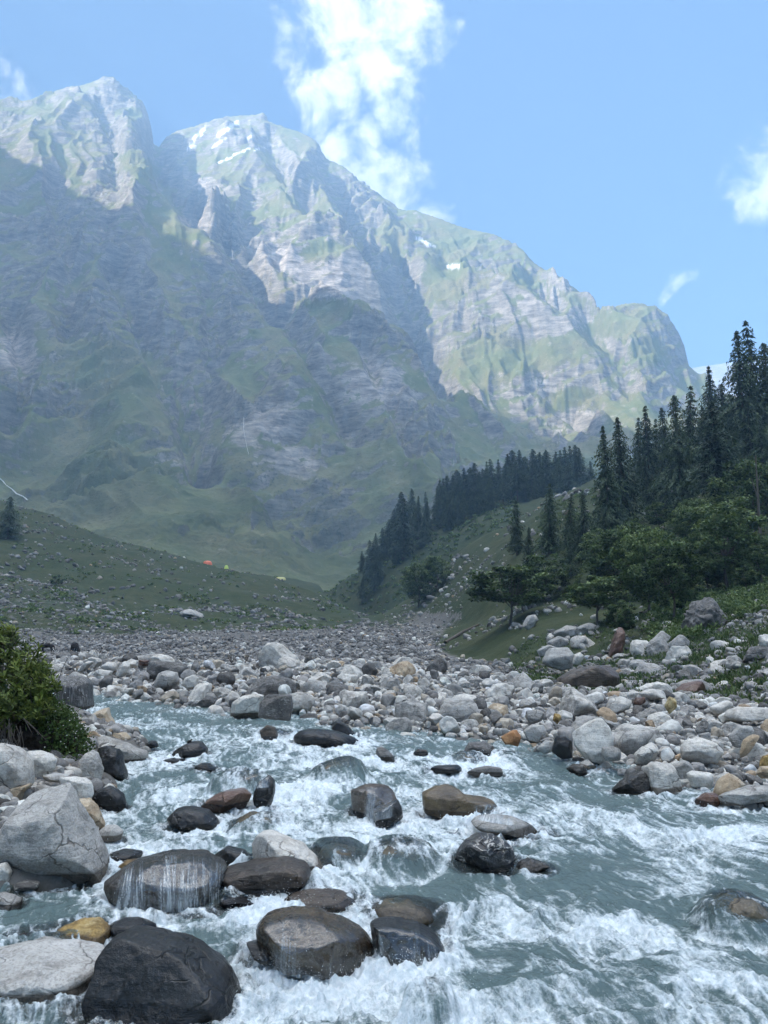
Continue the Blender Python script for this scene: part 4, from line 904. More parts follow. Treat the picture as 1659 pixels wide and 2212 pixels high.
# white and glassy stretches
for cx, cy, rx, ry, v in [(470,1600,150,14,.5),(560,1632,230,16,.55),(330,1568,90,16,.3),(640,1740,75,45,.75),(760,1800,200,22,.5),(470,1765,150,22,.35),(900,1770,120,25,.5),(1330,1790,190,35,.4),(1000,1655,220,25,.25),
    (1150,1880,200,26,-.55),(1250,1920,150,40,-.7),(1330,1725,130,18,-.5),(1000,1905,120,30,-.35),(950,2040,130,40,-.25),(1050,2140,150,25,-.7),(1150,2060,180,30,-.2),(1450,2060,230,60,.35),(1280,2000,230,22,.6),(1550,1870,130,45,.35),(700,2150,190,45,.6),(620,1960,170,30,.1),(360,1935,120,14,.5),
    (120,1975,150,28,-.7),(130,2150,120,40,-.5),(420,1665,120,18,-.5),(330,1810,110,22,.1),(560,1860,200,14,-.3),(780,1860,110,16,-.2),(420,1520,140,12,-.1),(560,1560,60,10,-.5),(1500,1770,130,16,-.35),(740,1655,90,14,-.5),(1560,1960,110,25,-.25),(900,1640,120,10,.4),(1050,1600,120,10,.2),
    (870,1900,130,30,-.1),(740,1910,60,26,.55),(820,1850,220,20,.15),(1400,2160,250,30,.15),(350,1968,120,12,1.0),(800,1786,60,8,.9),(690,2118,140,16,.9),(880,2098,90,12,.9),(1066,1788,50,8,.8),(730,1696,50,6,.7),(860,1872,70,7,.7)]:
    foam += v * np.exp(-((wpu - cx) / rx) ** 2 - ((wpv - cy) / ry) ** 2)
# current texture: a along the flow, b across
a = WX * fl[0] + WY * fl[1]; b_ = -WX * fl[1] + WY * fl[0]
wa = a + 0.35 * fbm(a / 1.1, b_ / 1.1, o=3, seed=401); wb = b_ + 0.30 * fbm(a / 1.1 + 40, b_ / 1.1, o=3, seed=402)
rough_ = 0.35 + np.clip(foam, 0, 1.2)
WZ += 0.095 * fbm(wa / 1.5, wb / 2.2, o=2, seed=403) + 0.055 * (ridged(wa / 0.55, wb / 0.8, o=3, seed=404) - .45) * rough_ * 1.4
WZ += 0.024 * fbm(wa / 0.32, wb / 0.22, o=2, seed=405) * rough_
turb = ridged(wa / 0.55, wb / 0.30, o=5, gain=0.62, seed=406) - 0.42
str_ = ridged(wa / 1.2, wb / 0.16, o=4, gain=0.6, seed=407) - 0.42
blot = fbm(wa / 1.6, wb / 0.8, o=4, seed=408)
fm = 0.385 + 0.46 * foam + 0.46 * turb + 0.50 * str_ + 0.30 * blot
fw = sstep(0.25, 0.8, fm)
WZ += 0.022 * fw * (fbm(WX / 0.085, WY / 0.085, o=3, gain=.6, seed=409) + 0.4) + 0.010 * fbm(wa / 0.10, wb / 0.07, o=2, seed=410)
crest = np.clip(foam - 0.35, 0, 1)
WZ += 0.055 * crest * np.clip(ridged(WX / 0.16, WY / 0.16, o=3, seed=411) - 0.5, 0, 1) * 1.6
# depth of water over the stones below (thin water shows them)
thick = np.full_like(WZ, 0.45)
for (rx, ry, rr, top, kind, hw_, hd, mt) in ROCKS:
    if kind != 'river': continue
    e = np.sqrt(((WX - rx) / (hw_ * 1.02)) ** 2 + ((WY - ry) / (hd * 1.02)) ** 2)
    zr = z_w(ry) + (top - z_w(ry)) * np.clip(1.15 - e ** 2.2, -1, 1)
    thick = np.minimum(thick, np.where(e < 1.5, np.clip(WZ - zr, 0.0, 0.45), 0.45))
keepw = (WY < shoreY(uw)[None, :] * 1.05 + 0.3) & (WX > leftX(WY) - 1.2)
fcs = grid_faces(NRW, NCW); kf = keepw.ravel()[fcs].all(1)

def water_mat():
    m, t = new_mat("river_water")
    P = t.n('ShaderNodeNewGeometry').outputs['Position']
    Pf = t.mapping(P, (1, 1, 1), (0, 0, -math.atan2(fl[1], fl[0])))
    Ps = t.mapping(Pf, (2.2, 9.0, 3.0))
    n1 = t.noise(Ps, 1.6, 6, 0.68, 0.6); n2 = t.noise(P, 17.0, 6, 0.72, 0.3); n3 = t.noise(P, 55.0, 5, 0.75)
    f = t.math('ADD', t.attr('foam'), t.math('MULTIPLY', t.math('SUBTRACT', n1, 0.5), 0.75))
    f = t.math('ADD', f, t.math('MULTIPLY', t.math('SUBTRACT', n2, 0.5), 0.95))
    f = t.math('ADD', f, t.math('MULTIPLY', t.math('SUBTRACT', n3, 0.5), 0.45))
    fo = t.ramp(f, [(0.34, 0.0), (0.52, 0.28), (0.72, 0.70), (1.02, 1.0)])
    body = t.mix(n1, (0.055, 0.088, 0.087), (0.165, 0.228, 0.220))
    hb = t.math('ADD', t.math('MULTIPLY', n1, 0.55), t.math('MULTIPLY', n2, 0.35))
    nrm = t.bump(hb, 1.0, 0.07)
    wat = t.pbsdf(body, 0.16, nrm, 0.5, **{'IOR': 1.33})
    gl = t.n('ShaderNodeBsdfGlossy', {'Color': (1, 1, 1, 1), 'Roughness': 0.1, 'Normal': nrm}).outputs[0]
    tr = t.n('ShaderNodeBsdfTransparent', {'Color': (0.86, 0.93, 0.88, 1)}).outputs[0]
    fr = t.n('ShaderNodeFresnel', {'IOR': 1.33, 'Normal': nrm}).outputs[0]
    clear = t.n('ShaderNodeMixShader', {0: fr, 1: tr, 2: gl}).outputs[0]
    tk = t.ramp(t.attr('thick'), [(0.02, 0.12), (0.08, 0.32), (0.16, 0.72), (0.30, 1.0)])
    w2 = t.n('ShaderNodeMixShader', {0: tk, 1: clear, 2: wat}).outputs[0]
    hf = t.math('ADD', t.math('MULTIPLY', n2, 0.7), t.math('MULTIPLY', n3, 0.4))
    foamc = t.mix(t.ramp(n2, [(0.3, 0.0), (0.65, 1.0)]), (0.54, 0.63, 0.64), (0.90, 0.92, 0.915))
    fs = t.pbsdf(foamc, 0.6, t.bump(hf, 0.8, 0.04), 0.3)
    t.done(t.n('ShaderNodeMixShader', {0: fo, 1: w2, 2: fs}).outputs[0])
    return m
M_water = water_mat()
wo_ = link("river_water", mesh("river_water", np.stack([WX, WY, WZ], -1).reshape(-1, 3), fcs[kf], M_water,
      {'foam': fm.ravel(), 'thick': thick.ravel()}))
tag(wo_, kind="structure")
def water_z(x, y):
    x = np.asarray(x, float); y = np.asarray(y, float)
    s = (ZC + 0.295) / y - 0.05
    fi = np.clip((s - ss[0]) / (ss[-1] - ss[0]) * (NRW - 1), 0, NRW - 1).round().astype(int)
    fj = np.clip((x / y - uw[0]) / (uw[1] - uw[0]), 0, NCW - 1).round().astype(int)
    return WZ[fi, fj], fm[fi, fj], foam[fi, fj]
# ------------------------------------------------------------------ boulder bank, cobble plain, scree
def variant(seed, sub):
    r_ = np.random.default_rng(seed); d, f = ico(sub); P = d.copy()
    bx = r_.uniform(0.7, 0.95); P = np.sign(P) * np.abs(P) ** bx
    P *= np.array([1, r_.uniform(.62, .9), r_.uniform(.45, .75)])
    for _ in range(int(r_.integers(4, 10))):
        m = r_.normal(size=3); m /= np.linalg.norm(m); h = P @ m; dd = h.max() * r_.uniform(.52, .84)
        P -= np.maximum(0, h - dd)[:, None] * m * .9
    q = P + r_.uniform(-30, 30, 3)
    P += d * (fbm(q[:, 0] * 1.8, q[:, 1] * 1.8, q[:, 2] * 1.8, o=3, seed=seed) * .11)[:, None]
    if sub > 3: P += d * ((ridged(q[:, 0] * 5, q[:, 1] * 5, q[:, 2] * 5, o=2, seed=seed) - .5) * .035)[:, None]
    return P, f
def rotm(yaw, tx, ty):
    cy_, sy_ = np.cos(yaw), np.sin(yaw); cx_, sx_ = np.cos(tx), np.sin(tx); cz_, sz_ = np.cos(ty), np.sin(ty)
    Z = np.zeros_like(yaw); O = Z + 1
    A = np.stack([np.stack([cy_, -sy_, Z], -1), np.stack([sy_, cy_, Z], -1), np.stack([Z, Z, O], -1)], -2)
    B_ = np.stack([np.stack([O, Z, Z], -1), np.stack([Z, cx_, -sx_], -1), np.stack([Z, sx_, cx_], -1)], -2)
    C_ = np.stack([np.stack([cz_, Z, sz_], -1), np.stack([Z, O, Z], -1), np.stack([-sz_, Z, cz_], -1)], -2)
    return A @ B_ @ C_
def scatter_mesh(name, pos, rad, tone, sub, nvar=6, seed=1, mat=None, tilt=.5, flat=None, yaw=None):
    r_ = np.random.default_rng(seed); VV, FF, TT = [], [], []; base = 0
    vi = r_.integers(0, nvar, len(pos))
    for k in range(nvar):
        s = np.where(vi == k)[0]
        if not len(s): continue
        P, f = variant(seed * 100 + k, sub)
        Rm = rotm(r_.uniform(0, 6.28, len(s)) if yaw is None else yaw[s], r_.normal(0, tilt, len(s)), r_.normal(0, tilt, len(s)))
        sc = rad[s][:, None] * r_.uniform(.8, 1.2, (len(s), 3))
        V = np.einsum('nij,nkj->nki', Rm, P[None] * sc[:, None, :]) + pos[s][:, None, :]
        VV.append(V.reshape(-1, 3)); FF.append((f[None] + (np.arange(len(s)) * len(P))[:, None, None] + base).reshape(-1, 3))
        TT.append(np.repeat(tone[s], len(P), 0)); base += len(s) * len(P)
    return tag(link(name, mesh(name, np.concatenate(VV), np.concatenate(FF), mat, {'tone': np.concatenate(TT)})), kind="stuff")

def loose_mat():
    m, t = new_mat("loose_stones")
    P = t.n('ShaderNodeNewGeometry').outputs['Position']
    a = t.noise(P, 7, 5, 0.65); b = t.noise(P, 40, 3, 0.6)
    c = t.mix(t.ramp(a, [(0.35, 0.75), (0.62, 0.0)]), t.attr('tone', 'Color'), (0.45, 0.43, 0.41), 'MULTIPLY')
    c = t.mix(t.math('MULTIPLY', t.ramp(b, [(0.55, 0.0), (0.7, 1.0)]), .3), c, (0.55, 0.53, 0.5))
    t.done(t.pbsdf(c, 0.8, t.bump(t.math('ADD', a, t.math('MULTIPLY', b, .3)), .5, .05), .25))
    return m
M_loose = loose_mat()
PAL = np.array([(.63, .59, .525), (.44, .415, .37), (.30, .285, .265), (.24, .23, .212), (.17, .16, .148), (.42, .36, .28), (.34, .25, .16), (.69, .66, .60), (.105, .098, .09)])
def tones(n, p, r_):
    t = PAL[r_.choice(len(PAL), n, p=np.array(p) / sum(p))]
    return np.clip(t * r_.uniform(.8, 1.2, (n, 1)), .02, .7)
MIXP = [3.6, 4, 3, 2.4, 2, 1.1, .6, 2.6, 1.8]

# -- the heap along the far bank
r_ = np.random.default_rng(91)
bY, _bz = line_uyz(LN['bank'])
def in_bank(x, y):
    u = x / y; s = shoreY(u); e = np.interp(u, UG, bY)
    return (y > s * 1.0 - .05) & (y < e * 1.12 + .8)
cell = {}
def free(x, y, r, k=.8):
    i0, j0 = int(x // 1.2), int(y // 1.2)
    for i in range(i0 - 1, i0 + 2):
        for j in range(j0 - 1, j0 + 2):
            for (a, b, c) in cell.get((i, j), ()):
                if (a - x) ** 2 + (b - y) ** 2 < (k * (c + r)) ** 2: return False
    return True
def put(x, y, r): cell.setdefault((int(x // 1.2), int(y // 1.2)), []).append((x, y, r))
for (rx, ry, rr, top, kind, hw_, hd, mt) in ROCKS:
    n_ = max(1, int(hw_ / .25))
    for k in range(-n_, n_ + 1):
        put(rx + k * hw_ / (n_ + .5), ry, min(hd, hw_, .6) * .9)
HB = np.array(BLOCK)
def hides(px_, py_, y, rp):
    return bool(np.any((HB[:, 4] > y + .15) & (px_ + rp * .8 > HB[:, 0]) & (px_ - rp * .8 < HB[:, 1]) & (py_ - rp * .8 < HB[:, 3] - .35 * (HB[:, 3] - HB[:, 2])) & (py_ + rp > HB[:, 2])))
picked = []
def throw(n, r0, r1, k, want):
    c = 0
    us = r_.uniform(-.62, .62, n); ys = 9 + 30 * r_.random(n) ** 1.1; rs = r0 + (r1 - r0) * r_.random(n) ** 2.2
    for u, y, r in zip(us, ys, rs):
        x = u * y
        if not in_bank(x, y): continue
        px_, py_ = proj(np.array([x, y, float(ground(x, y)) + .2]))
        if px_ < 100 and y < 24: continue
        if hides(px_, py_, y, r * F / y): continue
        r2 = r * (1.0 + .02 * max(0, y - 16))
        if free(x, y, r2, k):
            put(x, y, r2); picked.append((x, y, r2, px_)); c += 1
            if c >= want: return
throw(2500, .50, .75, .9, 8)
throw(9000, .28, .50, .88, 66)
nb_ = len(picked)
throw(9000, .20, .30, .86, 88)
big = list(picked)
SV = [mesh("boulder", *variant(700 + k, 5), None, {'wet': np.zeros(2562)}) for k in range(14)]
for s in SV: s.materials.append(MS['grey'])
COLS = [('pale', "pale grey"), ('grey', "mid grey"), ('dark', "dark grey"), ('tan', "buff tan"), ('pale', "whitish")]
for (x, y, r, px_) in big:
    k = int(r_.choice(5, p=[.36, .34, .13, .07, .10]))
    zone = "heaped left of the twin boulders" if px_ < 560 else ("heaped between twin and large cream boulders" if px_ < 1240 else "heaped right of the large cream boulder")
    o = link("boulder", SV[int(r_.integers(0, 14))], loc=(x, y, float(ground(x, y)) + r * .30))
    o.rotation_euler = (r_.normal(0, .22), r_.normal(0, .22), r_.uniform(0, 6.28)); o.scale = tuple(r * r_.uniform(.88, 1.18, 3))
    sl_ = o.material_slots[0]; sl_.link = 'OBJECT'; sl_.material = MS[COLS[k][0]]
    tag(o, f"{COLS[k][1]} boulder of medium size {zone}", "boulder", f"{COLS[k][1]} boulders of the far bank {zone}")
picked = []
throw(26000, .10, .27, .78, 2000)
mid = np.array([(a, b, c) for a, b, c, _ in picked])
def lay(arr, sub, seed, name, lift=.25, pal=MIXP):
    pos = np.stack([arr[:, 0], arr[:, 1], ground(arr[:, 0], arr[:, 1]) + arr[:, 2] * lift * (r_.uniform(.6, 3.4, len(arr)) if name == 'river_stones' else 1)], -1)
    return scatter_mesh(name, pos, arr[:, 2], tones(len(arr), pal, r_), sub, 8, seed, M_loose)
lay(mid, 4, 11, "river_stones")
n = 30000
u = r_.uniform(-.62, .62, n); y = 9 + 31 * r_.random(n); x = u * y; r = .035 + .10 * r_.random(n) ** 2
ok = in_bank(x, y + .0) & ~((x / y < -.40) & (y < 24)); x, y, r = x[ok], y[ok], r[ok] * (1 + .03 * np.maximum(0, y[ok] - 15))
lay(np.stack([x, y, r], -1), 3 if len(x) < 9000 else 2, 12, "shingle", .3)
# left bank rubble
n = 5200
y = r_.uniform(8.9, 17, n); x = leftX(y) - np.abs(r_.normal(0, 1.1, n)) + .1; r = .03 + .15 * r_.random(n) ** 2.5
hp = np.stack(proj(np.stack([x, y, z_w(y) + .3], -1)), -1)
ok = np.array([not hides(a, b, c, d) for a, b, c, d in zip(hp[:, 0], hp[:, 1], y, r * F / y)]); x, y, r = x[ok], y[ok], r[ok]
lay(np.stack([x, y, r], -1), 3, 14, "shingle", .25, [2, 4, 5, 4, 4, 1, .6, 1, 2])
# river bed stones seen through thin water are left to the boulders; cobble plain beyond the bank
n = 44000
u = r_.uniform(-.66, .60, n); y = np.exp(r_.uniform(math.log(29), math.log(205), n)); x = u * y
px_, py_ = proj(np.stack([x, y, ground(x, y)], -1)); e = np.interp(u, UG, bY)
dens = np.where(y > e, 1.0, 0) * np.where(px_ > 950, np.clip(1 - (y - 40) / 30, 0, 1), 1) * np.where((px_ > 1150) & (y < 48), .30, 1)
dens *= np.where(px_ < 700, sstep(172, 150, y), 1)
ok = r_.random(n) < dens; x, y = x[ok], y[ok]
r = (.10 + .26 * r_.random(len(x)) ** 3) * np.clip(y / 75, .66, 1.35)
lay(np.stack([x, y, r], -1), 2, 15, "cobbles", .25, [.5, 1.8, 4, 4.5, 5, .4, .3, .3, 3.5])
# scree and scattered stones on the slopes
def slope_stones(n, fn, seed, r0, r1, pal, sub=2, name="scree", ub=(-.66, .66), yb=(30, 420)):
    u = r_.uniform(*ub, n); y = np.exp(r_.uniform(math.log(yb[0]), math.log(yb[1]), n)); x = u * y
    P = np.stack([x, y, ground(x, y)], -1); a, b = proj(P)
    ok = r_.random(n) < fn(a, b, x, y); x, y = x[ok], y[ok]
    r = (r0 + (r1 - r0) * r_.random(len(x)) ** 3) * np.clip(y / 110, .5, 2.2)
    if len(x): lay(np.stack([x, y, r], -1), sub, seed, name, .2, pal)
cl = lambda x_, y_, sc_, sd: sstep(-.05, .55, fbm(x_ / sc_, y_ / sc_, o=4, seed=sd))
slope_stones(26000, lambda a, b, x, y: ((a < 420) & (b > 1225 + .36 * a) & (b < 1385)) * .7 * (.12 + cl(x, y, 18, 5)) * (y > 120), 16, .06, .42, [.1, .8, 4, 4, 5, .5, .3, .2, 3], 2, 'scree', (-.64, -.2), (115, 320))
slope_stones(44000, lambda a, b, x, y: ((a < 800) & (b > 1060) & (y > 150)) * (.05 + .40 * cl(x, y, 22, 6) ** 2), 17, .07, .50, [.2, 1, 3, 4, 5, .4, .3, .1, 4], 2, 'scree', (-.64, 0.02), (145, 410))
slope_stones(26000, lambda a, b, x, y: np.exp(-((a - (1000 - (b - 1250) * 1.15)) / 75) ** 2) * (b > 1200) * (b < 1420) * .55 * (.25 + 1.1 * cl(x, y, 12, 12)) * (a > 680) * (a < 1090), 18, .07, .36, [.1, 1, 3, 4, 5, .5, .2, .5, 2], 2, 'scree', (-.1, .2), (70, 320))
slope_stones(8000, lambda a, b, x, y: ((a > 1180) & (b > 1325 - .0 * a) & (y < 80)) * (.12 + .95 * cl(x, y, 4, 7)), 19, .12, .8, [1, 3, 4, 4, 4, .8, .3, .5, 2], 3, 'scree', (.2, .62), (27, 82))
slope_stones(24000, lambda a, b, x, y: ((a > 880) & (b > 1000) & (y > 60) & (y < 300)) * (.015 + .35 * cl(x, y, 14, 9) ** 2), 20, .12, .75, [1, 2, 4, 3, 3, .6, .3, .5, 2], 2, 'scree', (.02, .64), (60, 300))
# ------------------------------------------------------------------ trees
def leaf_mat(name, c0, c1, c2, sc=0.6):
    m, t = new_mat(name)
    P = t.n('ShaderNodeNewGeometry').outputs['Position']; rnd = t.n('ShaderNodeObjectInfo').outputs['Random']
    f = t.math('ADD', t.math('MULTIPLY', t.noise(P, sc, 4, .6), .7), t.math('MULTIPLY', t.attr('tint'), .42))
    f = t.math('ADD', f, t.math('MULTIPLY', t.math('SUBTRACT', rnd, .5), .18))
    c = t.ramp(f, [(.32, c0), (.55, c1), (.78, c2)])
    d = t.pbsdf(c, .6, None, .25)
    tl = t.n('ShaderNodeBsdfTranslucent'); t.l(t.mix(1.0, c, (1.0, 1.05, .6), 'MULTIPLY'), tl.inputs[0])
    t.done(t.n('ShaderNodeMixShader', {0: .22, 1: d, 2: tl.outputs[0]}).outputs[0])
    return m
M_needle = leaf_mat("conifer_needles", (.014, .026, .016), (.042, .068, .039), (.098, .136, .070), .35)
M_leaf = leaf_mat("broadleaf_leaves", (.018, .034, .013), (.075, .116, .038), (.185, .235, .090), .5)
M_bush = leaf_mat("bush_leaves", (.034, .050, .011), (.110, .145, .027), (.22, .25, .06), 2.0)
M_herb = leaf_mat("bank_herbs", (.016, .030, .008), (.045, .080, .018), (.09, .135, .035), 3.0)
def bark_mat():
    m, t = new_mat("bark"); P = t.n('ShaderNodeNewGeometry').outputs['Position']
    n_ = t.noise(t.mapping(P, (6, 6, 1.2)), 1.5, 5, .65)
    t.done(t.pbsdf(t.ramp(n_, [(.3, (.045, .036, .028)), (.7, (.17, .145, .12))]), .9, t.bump(n_, .8, .05), .15)); return m
M_bark = bark_mat()

def tube(path, rad, n=7):
    path = np.asarray(path, float); V = []
    for i, p in enumerate(path):
        d = path[min(i + 1, len(path) - 1)] - path[max(i - 1, 0)]; d /= np.linalg.norm(d) + 1e-9
        a = np.cross(d, [0.3, 1, .2]); a /= np.linalg.norm(a); b = np.cross(d, a)
        th = np.linspace(0, 2 * math.pi, n, endpoint=False)
        V.append(p + rad[i] * (np.cos(th)[:, None] * a + np.sin(th)[:, None] * b))
    V = np.concatenate(V); F_ = []
    for i in range(len(path) - 1):
        for k in range(n): F_.append((i * n + k, i * n + (k + 1) % n, (i + 1) * n + (k + 1) % n, (i + 1) * n + k))
    return V, np.array(F_)
def tubes(lst, n=6):
    VV, FF, b = [], [], 0
    for p, r in lst:
        V, f = tube(p, r, n); VV.append(V); FF.append(f + b); b += len(V)
    return np.concatenate(VV), np.concatenate(FF)
def quads(c, ax, up, L, W, tint, bend=0.0):
    """leaf-like quads: centre c, long axis ax, side axis up; pointed (kite) outline"""
    ax = ax / (np.linalg.norm(ax, axis=1)[:, None] + 1e-9); sd = np.cross(ax, up); sd /= np.linalg.norm(sd, axis=1)[:, None] + 1e-9
    L = np.asarray(L)[:, None]; W = np.asarray(W)[:, None]; nn = np.cross(sd, ax)
    a = c - ax * L * .5; b = c + sd * W * .5 + nn * bend * L; d = c - sd * W * .5 + nn * bend * L; e = c + ax * L * .5
    V = np.stack([a, b, e, d], 1).reshape(-1, 3); n_ = len(c)
    return V, np.arange(n_ * 4).reshape(-1, 4), np.repeat(tint, 4)

def conifer(seed, H=25.0, wid=0.115, bare=0.08, dens=1.0, ragged=.3):
    r = np.random.default_rng(seed); C, A, U, L, W, T = [], [], [], [], [], []
    nl = int(50 * dens); bend = r.normal(0, .012, 2)
    side = r.uniform(0, 6.28)
    for i in range(nl):
        f = (i + r.random()) / nl; z = H * (bare + (1 - bare) * f)
        prof = (1 - f) ** .75 * (1 - .45 * math.exp(-f * 9)) * (.72 + .6 * r.random())
        R0 = 1.9 * H * wid * prof * (1 + ragged * math.sin(7 * f * 3 + seed)) + .22
        nb = int(7 + 5 * r.random())
        a0 = r.random() * 6.28
        for k in range(nb):
            an = a0 + k * 6.28 / nb + r.normal(0, .25)
            if r.random() < .12: continue
            Lb = R0 * r.uniform(.6, 1.25)
            ns = max(2, int(Lb / .42))
            for s in range(ns):
                q = (s + .6) / ns; d = np.array([math.cos(an), math.sin(an), 0])
                droop = -.16 * q - .30 * q * q + .07
                c = d * Lb * q + np.array([bend[0] * z * f, bend[1] * z * f, z + Lb * droop])
                for rep in range(3):
                    off = r.normal(0, .12, 3) * (1 + Lb * .12)
                    C.append(c + off); A.append(d + np.array([r.normal(0, .45), r.normal(0, .45), -.45 - .5 * q + r.normal(0, .2)]))
                    U.append(np.array([r.normal(0, .5), r.normal(0, .5), 1])); L.append(r.uniform(.6, 1.15) * (1 - .35 * f)); W.append(r.uniform(.22, .45) * (1 - .3 * f))
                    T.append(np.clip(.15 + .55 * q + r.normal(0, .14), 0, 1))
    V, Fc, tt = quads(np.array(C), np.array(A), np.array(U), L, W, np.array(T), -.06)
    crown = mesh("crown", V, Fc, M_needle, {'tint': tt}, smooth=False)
    zz = np.linspace(-1.2, H * .985, 8); pts = np.stack([bend[0] * zz * zz / H, bend[1] * zz * zz / H, zz], -1)
    V, Fc = tube(pts, np.linspace(.42, .04, 8) * H / 25, 8)
    return crown, mesh("trunk", V, Fc, M_bark)

def broadleaf(seed, H=12.0, Rc=4.6, mat=None, flat=.8, nclump=84, per=80, lean=0.0, bare=.12, leaf=.42):
    r = np.random.default_rng(seed); cl_ = []
    for k in range(nclump):
        v = r.normal(size=3); v /= np.linalg.norm(v); q = r.uniform(.35, 1.0) ** .6
        p = v * q * np.array([Rc, Rc, H * (1 - bare) * .5]) * np.array([1, 1, 1 if v[2] > 0 else .85])
        p[2] += H * (bare + (1 - bare) * .5); p[0] += lean * p[2]
        cl_.append((p, r.uniform(.15, .27) * Rc * (1.1 - .3 * q)))
    C, A, U, L, W, T = [], [], [], [], [], []
    for p, rc in cl_:
        n_ = per; v = r.normal(size=(n_, 3)); v /= np.linalg.norm(v, axis=1)[:, None]; q = r.random(n_) ** .4
        c = p + v * q[:, None] * rc * np.array([1.25, 1.25, flat])
        C.append(c); A.append(v * np.array([1, 1, .4]) + r.normal(0, .5, (n_, 3)) + np.array([0, 0, -.25])); U.append(np.array([0, 0, 1.]) + r.normal(0, .45, (n_, 3)))
        L.append(r.uniform(.7, 1.3, n_) * leaf); W.append(r.uniform(.55, .95, n_) * leaf)
        T.append(np.clip(.42 + .38 * v[:, 2] * q + r.normal(0, .12, n_) + r.normal(0, .16), 0, 1))  # upper leaves of each clump coloured lighter, as if lit from above
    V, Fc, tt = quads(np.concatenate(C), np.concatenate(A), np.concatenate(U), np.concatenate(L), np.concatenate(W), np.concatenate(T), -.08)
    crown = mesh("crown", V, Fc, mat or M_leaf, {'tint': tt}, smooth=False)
    base = np.array([0, 0, -.8]); top = np.array([lean * H * .6, 0, H * .62]); k1 = base * .55 + top * .45 + np.array([r.normal(0, .35), r.normal(0, .35), 0])
    lst = [([base, k1, top], [.24 * H / 12, .17 * H / 12, .05])]
    for p, rc in cl_[:18]:
        s = k1 * .6 + top * .4 + np.array([0, 0, -.12 * H * r.random()]); lst.append(([s, (s + p) / 2 + np.array([0, 0, -.25]), p], [.09 * H / 12, .06 * H / 12, .02]))
    V, Fc = tubes(lst)
    return crown, mesh("trunk", V, Fc, M_bark)

def plant_tree(name, meshes, loc, sc, label, cat, group, rz=None, scx=None):
    e = empty(name, tuple(loc), random.uniform(0, 6.28) if rz is None else rz, (sc * (scx or 1), sc * (scx or 1), sc))
    if name == 'conifer_tree': e.rotation_euler.x, e.rotation_euler.y = random.gauss(0, .018), random.gauss(0, .018)
    tag(e, label, cat, group)
    link("crown", meshes[0], e); link("trunk", meshes[1], e)
    return e
CON = [conifer(11, 25, .105, .05), conifer(12, 25, .125, .06, ragged=.22), conifer(13, 25, .092, .10, .9, .35), conifer(14, 25, .14, .04), conifer(15, 25, .11, .30, .8, .3), conifer(16, 25, .08, .05, .9)]
BRO = [broadleaf(31, 12, 4.8), broadleaf(32, 12, 5.6, nclump=92), broadleaf(33, 11, 4.2, bare=.18, lean=.05), broadleaf(34, 13, 5.2, nclump=96, bare=.06), broadleaf(35, 10, 4.4, bare=.24, lean=-.08, nclump=70)]
SHR = [broadleaf(41, 3.0, 2.2, bare=.02, nclump=22, per=60, leaf=.3), broadleaf(42, 2.4, 2.4, bare=.02, nclump=24, per=60, leaf=.3)]

